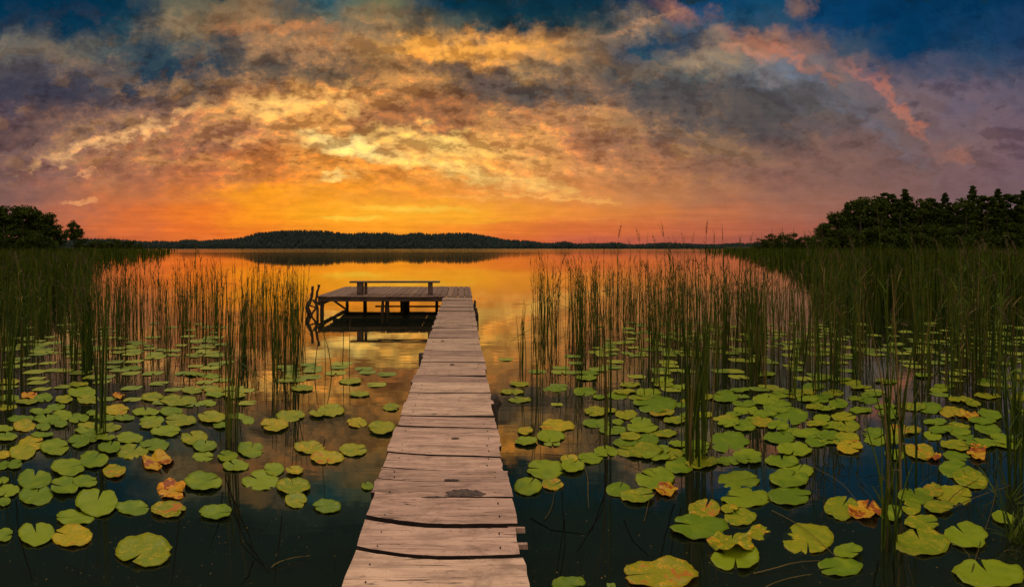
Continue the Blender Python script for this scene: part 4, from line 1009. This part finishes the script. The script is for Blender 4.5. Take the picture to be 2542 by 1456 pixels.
for a_ in [(150,20,110,40),(60,100,180,70),(150,150,200,110),(230,220,260,130),(150,290,150,80),(165,375,225,85),(590,130,130,60),(470,240,120,90),(630,225,170,60,'o'),(650,290,180,80,'o'),(430,400,150,90),(520,360,170,70),
    (640,390,190,90,'o'),(840,340,150,140),(990,380,130,80,'o'),(1000,495,140,90),(960,205,150,70),(1250,160,170,110),(1570,130,100,45,'o'),(1690,210,155,80),(1675,310,170,95),(1275,360,120,70),(1465,335,160,50),
    (1450,435,220,80,'o'),(1450,510,190,60),(1770,385,130,80),(1870,390,80,65),(180,545,230,85),(290,620,220,110),(970,930,150,110),(1120,890,130,100,'o'),(1150,800,240,110),(1320,890,200,80,'o')]: P(cq, *a_)
for a_ in [(35,260,150,90,'m',None,'brownish lily pad left of the far right pads'),(675,450,180,85,'y',None,'olive lily pad with a yellow front rim in the far right group'),(1060,315,240,75,'m',None,'orange patched long lily pad behind thin reeds at right'),
    (1420,190,180,80,'m',None,'rust patched lily pad left of the bright orange one at far right'),(1540,215,120,80,'r',None,'bright orange crumpled lily pad, farthest of the orange ones at right'),
    (1180,480,200,130,'m',None,'yellow and brown lily pad cut by a thin reed at right'),(1275,515,110,60,'r',None,'small rust orange lily pad tip beside the yellow and brown one'),
    (1610,455,110,45,'r',None,'small flat orange lily pad above the red one near the right edge'),(1595,505,120,70,'r',None,'small red orange lily pad near the right edge'),
    (1450,610,230,130,'g',30,'round green lily pad, upper one of the big overlapping pair near the right edge'),(1550,680,230,130,'o',110,'olive lily pad, lower one of the big overlapping pair near the right edge'),
    (270,470,240,85,'g',None,'green lily pad with a folded pale lip in the right middle'),(230,680,270,130,'g',60,'green lily pad above the wide smooth one in the right middle'),
    (235,800,300,130,'g',350,'wide smooth green lily pad right of the two stacked ovals'),(610,885,230,170,'o',60,'green half of a large lily pad with an orange pad at its right'),
    (780,910,230,130,'r',None,'mottled orange rotten lily pad behind the lower right reed tuft'),(1280,760,130,100,'m',None,'brown patched lily pad in the overlapping olive group at right'),
    (1430,790,260,130,'o',340,'dull olive lily pad, right end of the overlapping olive group'),(1200,1000,240,100,'o',0,'olive lily pad just above the large one in the lower right'),
    (1195,1140,380,180,'o',100,'large olive lily pad right of the lower right reed tuft'),(1520,1100,290,170,'g',115,'bright green lily pad with a deep upper notch near the right edge'),
    (1790,965,150,90,'g',60,'small green lily pad by the sedge tuft at the right edge'),(365,1110,350,220,'o',272,'large heart shaped lily pad with its cleft towards the viewer, lower right'),
    (660,1215,200,90,'g',330,'bright green lily pad, smaller and farther of the bottom pair'),(600,1315,310,130,'g',200,'bright green lily pad, larger and nearer of the bottom pair'),
    (1680,1370,480,210,'g',100,'large lily pad with a pointed notch in the bottom right corner')]: P(cq, *a_)

pq = random.Random(9)
def overlaps(x, y, w_):
    for t in PADS:
        if abs(t[0]-x) < (t[2]+w_)*0.27 and abs(t[1]-y) < (t[3]+w_*0.3)*0.28: return True
    return False
hand = len(PADS)
def scatter(n, xr, yr, lab, grp, kinds, size=(0.24, 0.36), centers=0):
    k = 0; tries = 0
    cs = [(pq.uniform(*xr), pq.uniform(*yr)) for _ in range(centers)] if centers else None
    while k < n and tries < 4000:
        tries += 1
        if cs: c_ = pq.choice(cs); x = pq.gauss(c_[0], 60); y = pq.gauss(c_[1], 10)
        else: x = pq.uniform(*xr); y = pq.uniform(*yr)
        if not (xr[0] <= x <= xr[1] and yr[0] <= y <= yr[1]): continue
        p = at(x, y)
        if -0.85 < p.x < 0.6: continue
        s_ = pq.uniform(*size); w_ = s_*F/p.y; h_ = s_*pq.uniform(.7, .95)*(y-HY)/p.y
        if overlaps(x, y, w_): continue
        PADS.append((x, y, w_, h_, pq.choice(kinds), None, (lab, grp))); k += 1
scatter(16, (0,300), (965,1090), 'green lily pad filling a gap in the crowded left rows of pads', 'pads filling the crowded left rows', 'ggoo', (.22,.32))
scatter(16, (300,620), (960,1060), 'green lily pad filling a gap in the rows between the two left tufts', 'pads filling the rows between the left tufts', 'ggoo', (.22,.32))
scatter(26, (1460,1980), (985,1150), 'green lily pad filling a gap in the rows around the right reed clump', 'pads filling the rows round the right reed clump', 'gggo', (.22,.34))
scatter(22, (1980,2560), (985,1120), 'green lily pad filling a gap in the crowded far right rows', 'pads filling the crowded far right rows', 'gggo', (.22,.34))
scatter(50, (0,560), (862,975), 'small olive green lily pad in the far patch behind the left pads', 'lily pads of the far left patch', 'gggoooy')
scatter(20, (700,1040), (868,1040), 'dim olive lily pad in the open gold water left of the walkway', 'lily pads in the open water left of the walkway', 'oo', centers=5)
scatter(12, (1200,1460), (880,1000), 'dim olive lily pad in the gold water just right of the walkway', 'lily pads just right of the walkway', 'ooog')
scatter(52, (1440,2100), (872,1000), 'small green lily pad in the far patch among the golden reeds', 'lily pads among the golden reeds', 'gggoo')
scatter(44, (2080,2560), (868,1000), 'small green lily pad in the far patch at the right side', 'lily pads of the far right patch', 'ggggoo')
far_start = len(PADS)
print('PADS', hand, far_start)

# labels that single out each hand placed pad
marks = [(t[0], t[1], t[6]) for t in PADS[:hand] if t[6]]
used = {}
def auto_label(x, y, w_, k):
    z_ = F*H/(y-HY); size = w_*z_/F
    sw = 'small' if size < 0.24 else ('large' if size > 0.36 else 'medium')
    cw = {'g': 'green', 'o': 'olive', 'y': 'yellow', 'r': 'orange', 'm': 'blotchy'}[k]
    mk = sorted(marks, key=lambda m_: ((m_[0]-x)**2+((m_[1]-y)*1.8)**2))
    for m_ in mk[:5]:
        ddx, ddy = x-m_[0], (y-m_[1])*1.6
        pos = ('left of' if ddx < 0 else 'right of') if abs(ddx) > abs(ddy)*1.4 else (('behind' if ddy < 0 else 'in front of') if abs(ddy) > abs(ddx)*1.4 else (('behind and left of' if ddx < 0 else 'behind and right of') if ddy < 0 else ('in front and left of' if ddx < 0 else 'in front and right of')))
        ref = m_[2].split(',')[0]
        for tail in (' with', ' on ', ' touching', ' just', ' right of', ' left of', ' near ', ' behind', ' below', ' cut ', ' among', ' by ', ' above', ' upper', ' beneath', ' at ', ' in ', ' beside', ' resting', ' lying', ' alone', ' half', ' overlapping'):
            pass
        ref = ' '.join(ref.split()[:9])
        lab = f'{sw} {cw} pad {pos} the {ref}'
        lab = ' '.join(lab.split()[:16])
        while lab.split()[-1] in ('the', 'a', 'of', 'at', 'with', 'its', 'in', 'to', 'and', 'by', 'from', 'behind', 'below', 'above', 'left', 'right', 'just', 'one', 'between', 'halfway', 'beside', 'near', 'under'): lab = ' '.join(lab.split()[:-1])
        if lab not in used: break
    else:
        i = 2
        while f'{ORD[i-1]} nearest {lab}' in used: i += 1
        lab = ' '.join(f'{ORD[i-1]} nearest {lab}'.split()[:16])
    used[lab] = 1
    return lab
keep = set(sorted(range(len(PADS)), key=lambda i: -PADS[i][2]*PADS[i][3])[:300]); SMALL = [PADS[i] for i in range(len(PADS)) if i not in keep]
order = sorted(keep, key=lambda i: PADS[i][1])
for rank, i in enumerate(order):
    x, y, w_, h_, k, nd, lab = PADS[i]
    if i < hand: y = min(y, 1500)
    p = at(x, y); px_m = F/p.y
    w_ *= 1.07; h_ *= 1.07; a_ = w_/px_m/2
    # depth extent from the height in the picture
    y0, y1 = max(y-h_/2, HY+20), y+h_/2; b_ = (at(x, y0).y-at(x, y1).y)/2; p.y = (at(x, y0).y+at(x, y1).y)/2; p.x = (x-HX)*p.y/F
    b_ = min(max(b_, a_*0.55), a_*1.35)
    nd_ = R(nd if nd is not None else pq.uniform(0, 360))
    cr_ = 0.0
    if k == 'r': cr_ = 0.28
    if lab and str(lab).startswith('crumpled'): cr_ = 0.38
    if k == 'm': cr_ = 0.05
    shear = max(-0.8, min(0.8, p.x/p.y))
    me = pad_mesh(a_, b_, nd_, 1000+i, cr_)
    co = np.zeros(len(me.vertices)*3, dtype=np.float32); me.vertices.foreach_get('co', co); co = co.reshape(-1, 3); co[:, 0] += co[:, 1]*shear; me.vertices.foreach_set('co', co.ravel()); me.update()
    me.materials.append(PADM[k])
    zh = 0.0045+0.0035*(rank % 5)
    if lab and 'resting on' in str(lab): zh = 0.035
    grp = None
    if isinstance(lab, tuple): lab, grp = lab
    elif lab is None: lab = auto_label(x, y, w_, k)
    if y > 1085:
        e_ = empty('lily_pad', (p.x, p.y, zh)); q = bpy.data.objects.new('leaf', me); COL.objects.link(q); q.parent = e_
        m = MB(); dx_ = pq.uniform(-.35, .35); dy_ = pq.uniform(-.3, .35)
        m.tube([(dx_*t*t+.03*math.sin(5*t), dy_*t*t, -0.004-1.08*t) for t in [j/8 for j in range(9)]], [.0055]*9, 5); m.build('leaf_stalk', M_stem, e_)
    else:
        e_ = bpy.data.objects.new('lily_pad', me); COL.objects.link(e_); e_.location = (p.x, p.y, zh)
    tag(e_, lab, 'lily pad', grp or 'lily pads floating around the pier')
V = []; T = []; nq = np.random.default_rng(5); off = 0
for k in range(1500):
    x = nq.uniform(-50, 2600); y = 900+560*nq.random()**1.2; p = at(x, y)
    if -0.7 < p.x < 0.42: continue
    s_ = nq.uniform(.002, .008); an = nq.uniform(0, 6.28); e_ = nq.uniform(.2, .8)
    a1 = np.array([math.cos(an), math.sin(an)])*s_; a2 = np.array([-math.sin(an), math.cos(an)])*s_*e_
    for q in (a1, a2, -a1, -a2): V.append((p.x+q[0], p.y+q[1], .003+nq.uniform(0, .002)))
    T += [(off, off+1, off+2), (off, off+2, off+3)]; off += 4
o = bpy.data.objects.new('floating_debris', mesh_np('floating_debris', np.array(V), np.array(T), [M_reed_dry])); COL.objects.link(o)
tag(o, 'specks of seed and leaf litter floating on the dark near water', 'litter', kind='stuff')
SK = [[(560,1180),(575,1260),(610,1340),(655,1400)],[(566,1200),(590,1290),(600,1350),(670,1420)],[(552,1220),(545,1290),(520,1360)],[(700,1280),(690,1360),(680,1450)],[(40,1240),(48,1330),(80,1440)],
      [(445,1290),(436,1370),(425,1450)],[(575,1230),(620,1330),(628,1380)],[(805,1090),(800,1170),(806,1240)],[(1502,1130),(1500,1230),(1470,1310),(1430,1370)],[(1508,1140),(1498,1260),(1455,1330)],
      [(1394,1215),(1398,1300),(1380,1440)],[(1402,1290),(1400,1360),(1388,1450)],[(1672,1250),(1650,1330),(1635,1400)],[(1690,1260),(1670,1340),(1655,1420)],[(1548,1290),(1570,1340),(1610,1380)],[(1316,1285),(1370,1315),(1450,1325)],
      [(2180,1390),(2170,1440),(2160,1480)],[(2215,1390),(2218,1440),(2230,1490)],[(250,1110),(252,1200),(262,1270)],[(630,1390),(615,1430),(600,1450)]]
for i, pts in enumerate(SK):  # dark reed reflections and sunken stems modelled as strips on the water
    P0 = at(*pts[0]); m = MB(); L_ = []
    for a_, b_ in zip(pts, pts[1:]):
        for k in range(4): t = k/4; L_.append(at(a_[0]+(b_[0]-a_[0])*t+rng.uniform(-1.5, 1.5), a_[1]+(b_[1]-a_[1])*t)-P0+Vector((0, 0, .002)))
    L_.append(at(*pts[-1])-P0+Vector((0, 0, .001)))
    m.tube(L_, [.0045*(1-.6*k/(len(L_)-1)) for k in range(len(L_))], 5); o = m.build('stalk_and_reflection', M_stem); o.location = P0
    side = 'left of the pier' if pts[0][0] < 1000 else 'right of the pier'
    tag(o, f'dark strip for reed reflection and sunken stem {side}, {ORD[i % 8] if i < 8 else ORD[(i-8) % 12]} in its row', 'stalk', f'dark strips for reed reflections and sunken stems {side}')
# the farthest small pads between the reeds, beyond counting
V = []; T = []; nq = np.random.default_rng(12); cnt = 0; off = 0
for t_ in SMALL:
    p = at(t_[0], t_[1]); s_ = t_[2]*1.07*p.y/F/2; n = 18; an0 = nq.uniform(0, 6.28); V.append((p.x, p.y, .012))
    for k in range(n): an = an0+0.15+(6.28-0.3)*k/(n-1); V.append((p.x+s_*math.cos(an)*nq.uniform(.96, 1.04), p.y+s_*.9*math.sin(an), .008+.006*math.sin(3*an)))
    T += [(off, off+1+k, off+2+k) for k in range(n-1)]; off += n+1
while cnt < 420:
    x = nq.uniform(-150, 2700); y = nq.uniform(800, 885)
    if 560 < x < 1480 or (x < 560 and y < 835 and nq.random() < .5): continue
    p = at(x, y); s_ = nq.uniform(.10, .17); n = 14; an0 = nq.uniform(0, 6.28); pts = [(p.x, p.y, .012)]
    for k in range(n): an = an0+0.15+(6.28-0.3)*k/(n-1); pts.append((p.x+s_*math.cos(an)*nq.uniform(.95, 1.05), p.y+s_*math.sin(an), .008+.006*math.sin(3*an)))
    V += pts; T += [(off, off+1+k, off+2+k) for k in range(n-1)]; off += n+1; cnt += 1
M_farpad = leafy('far_pad_green', (0.10,0.16,0.010,1), (0.20,0.23,0.012,1), .5, 0.0, 2.0)
o = bpy.data.objects.new('far_lily_pads', mesh_np('far_lily_pads', np.array(V), np.array(T), [M_farpad])); COL.objects.link(o)
tag(o, 'crowd of tiny olive lily pads between the distant reeds', 'lily pads', kind='stuff')
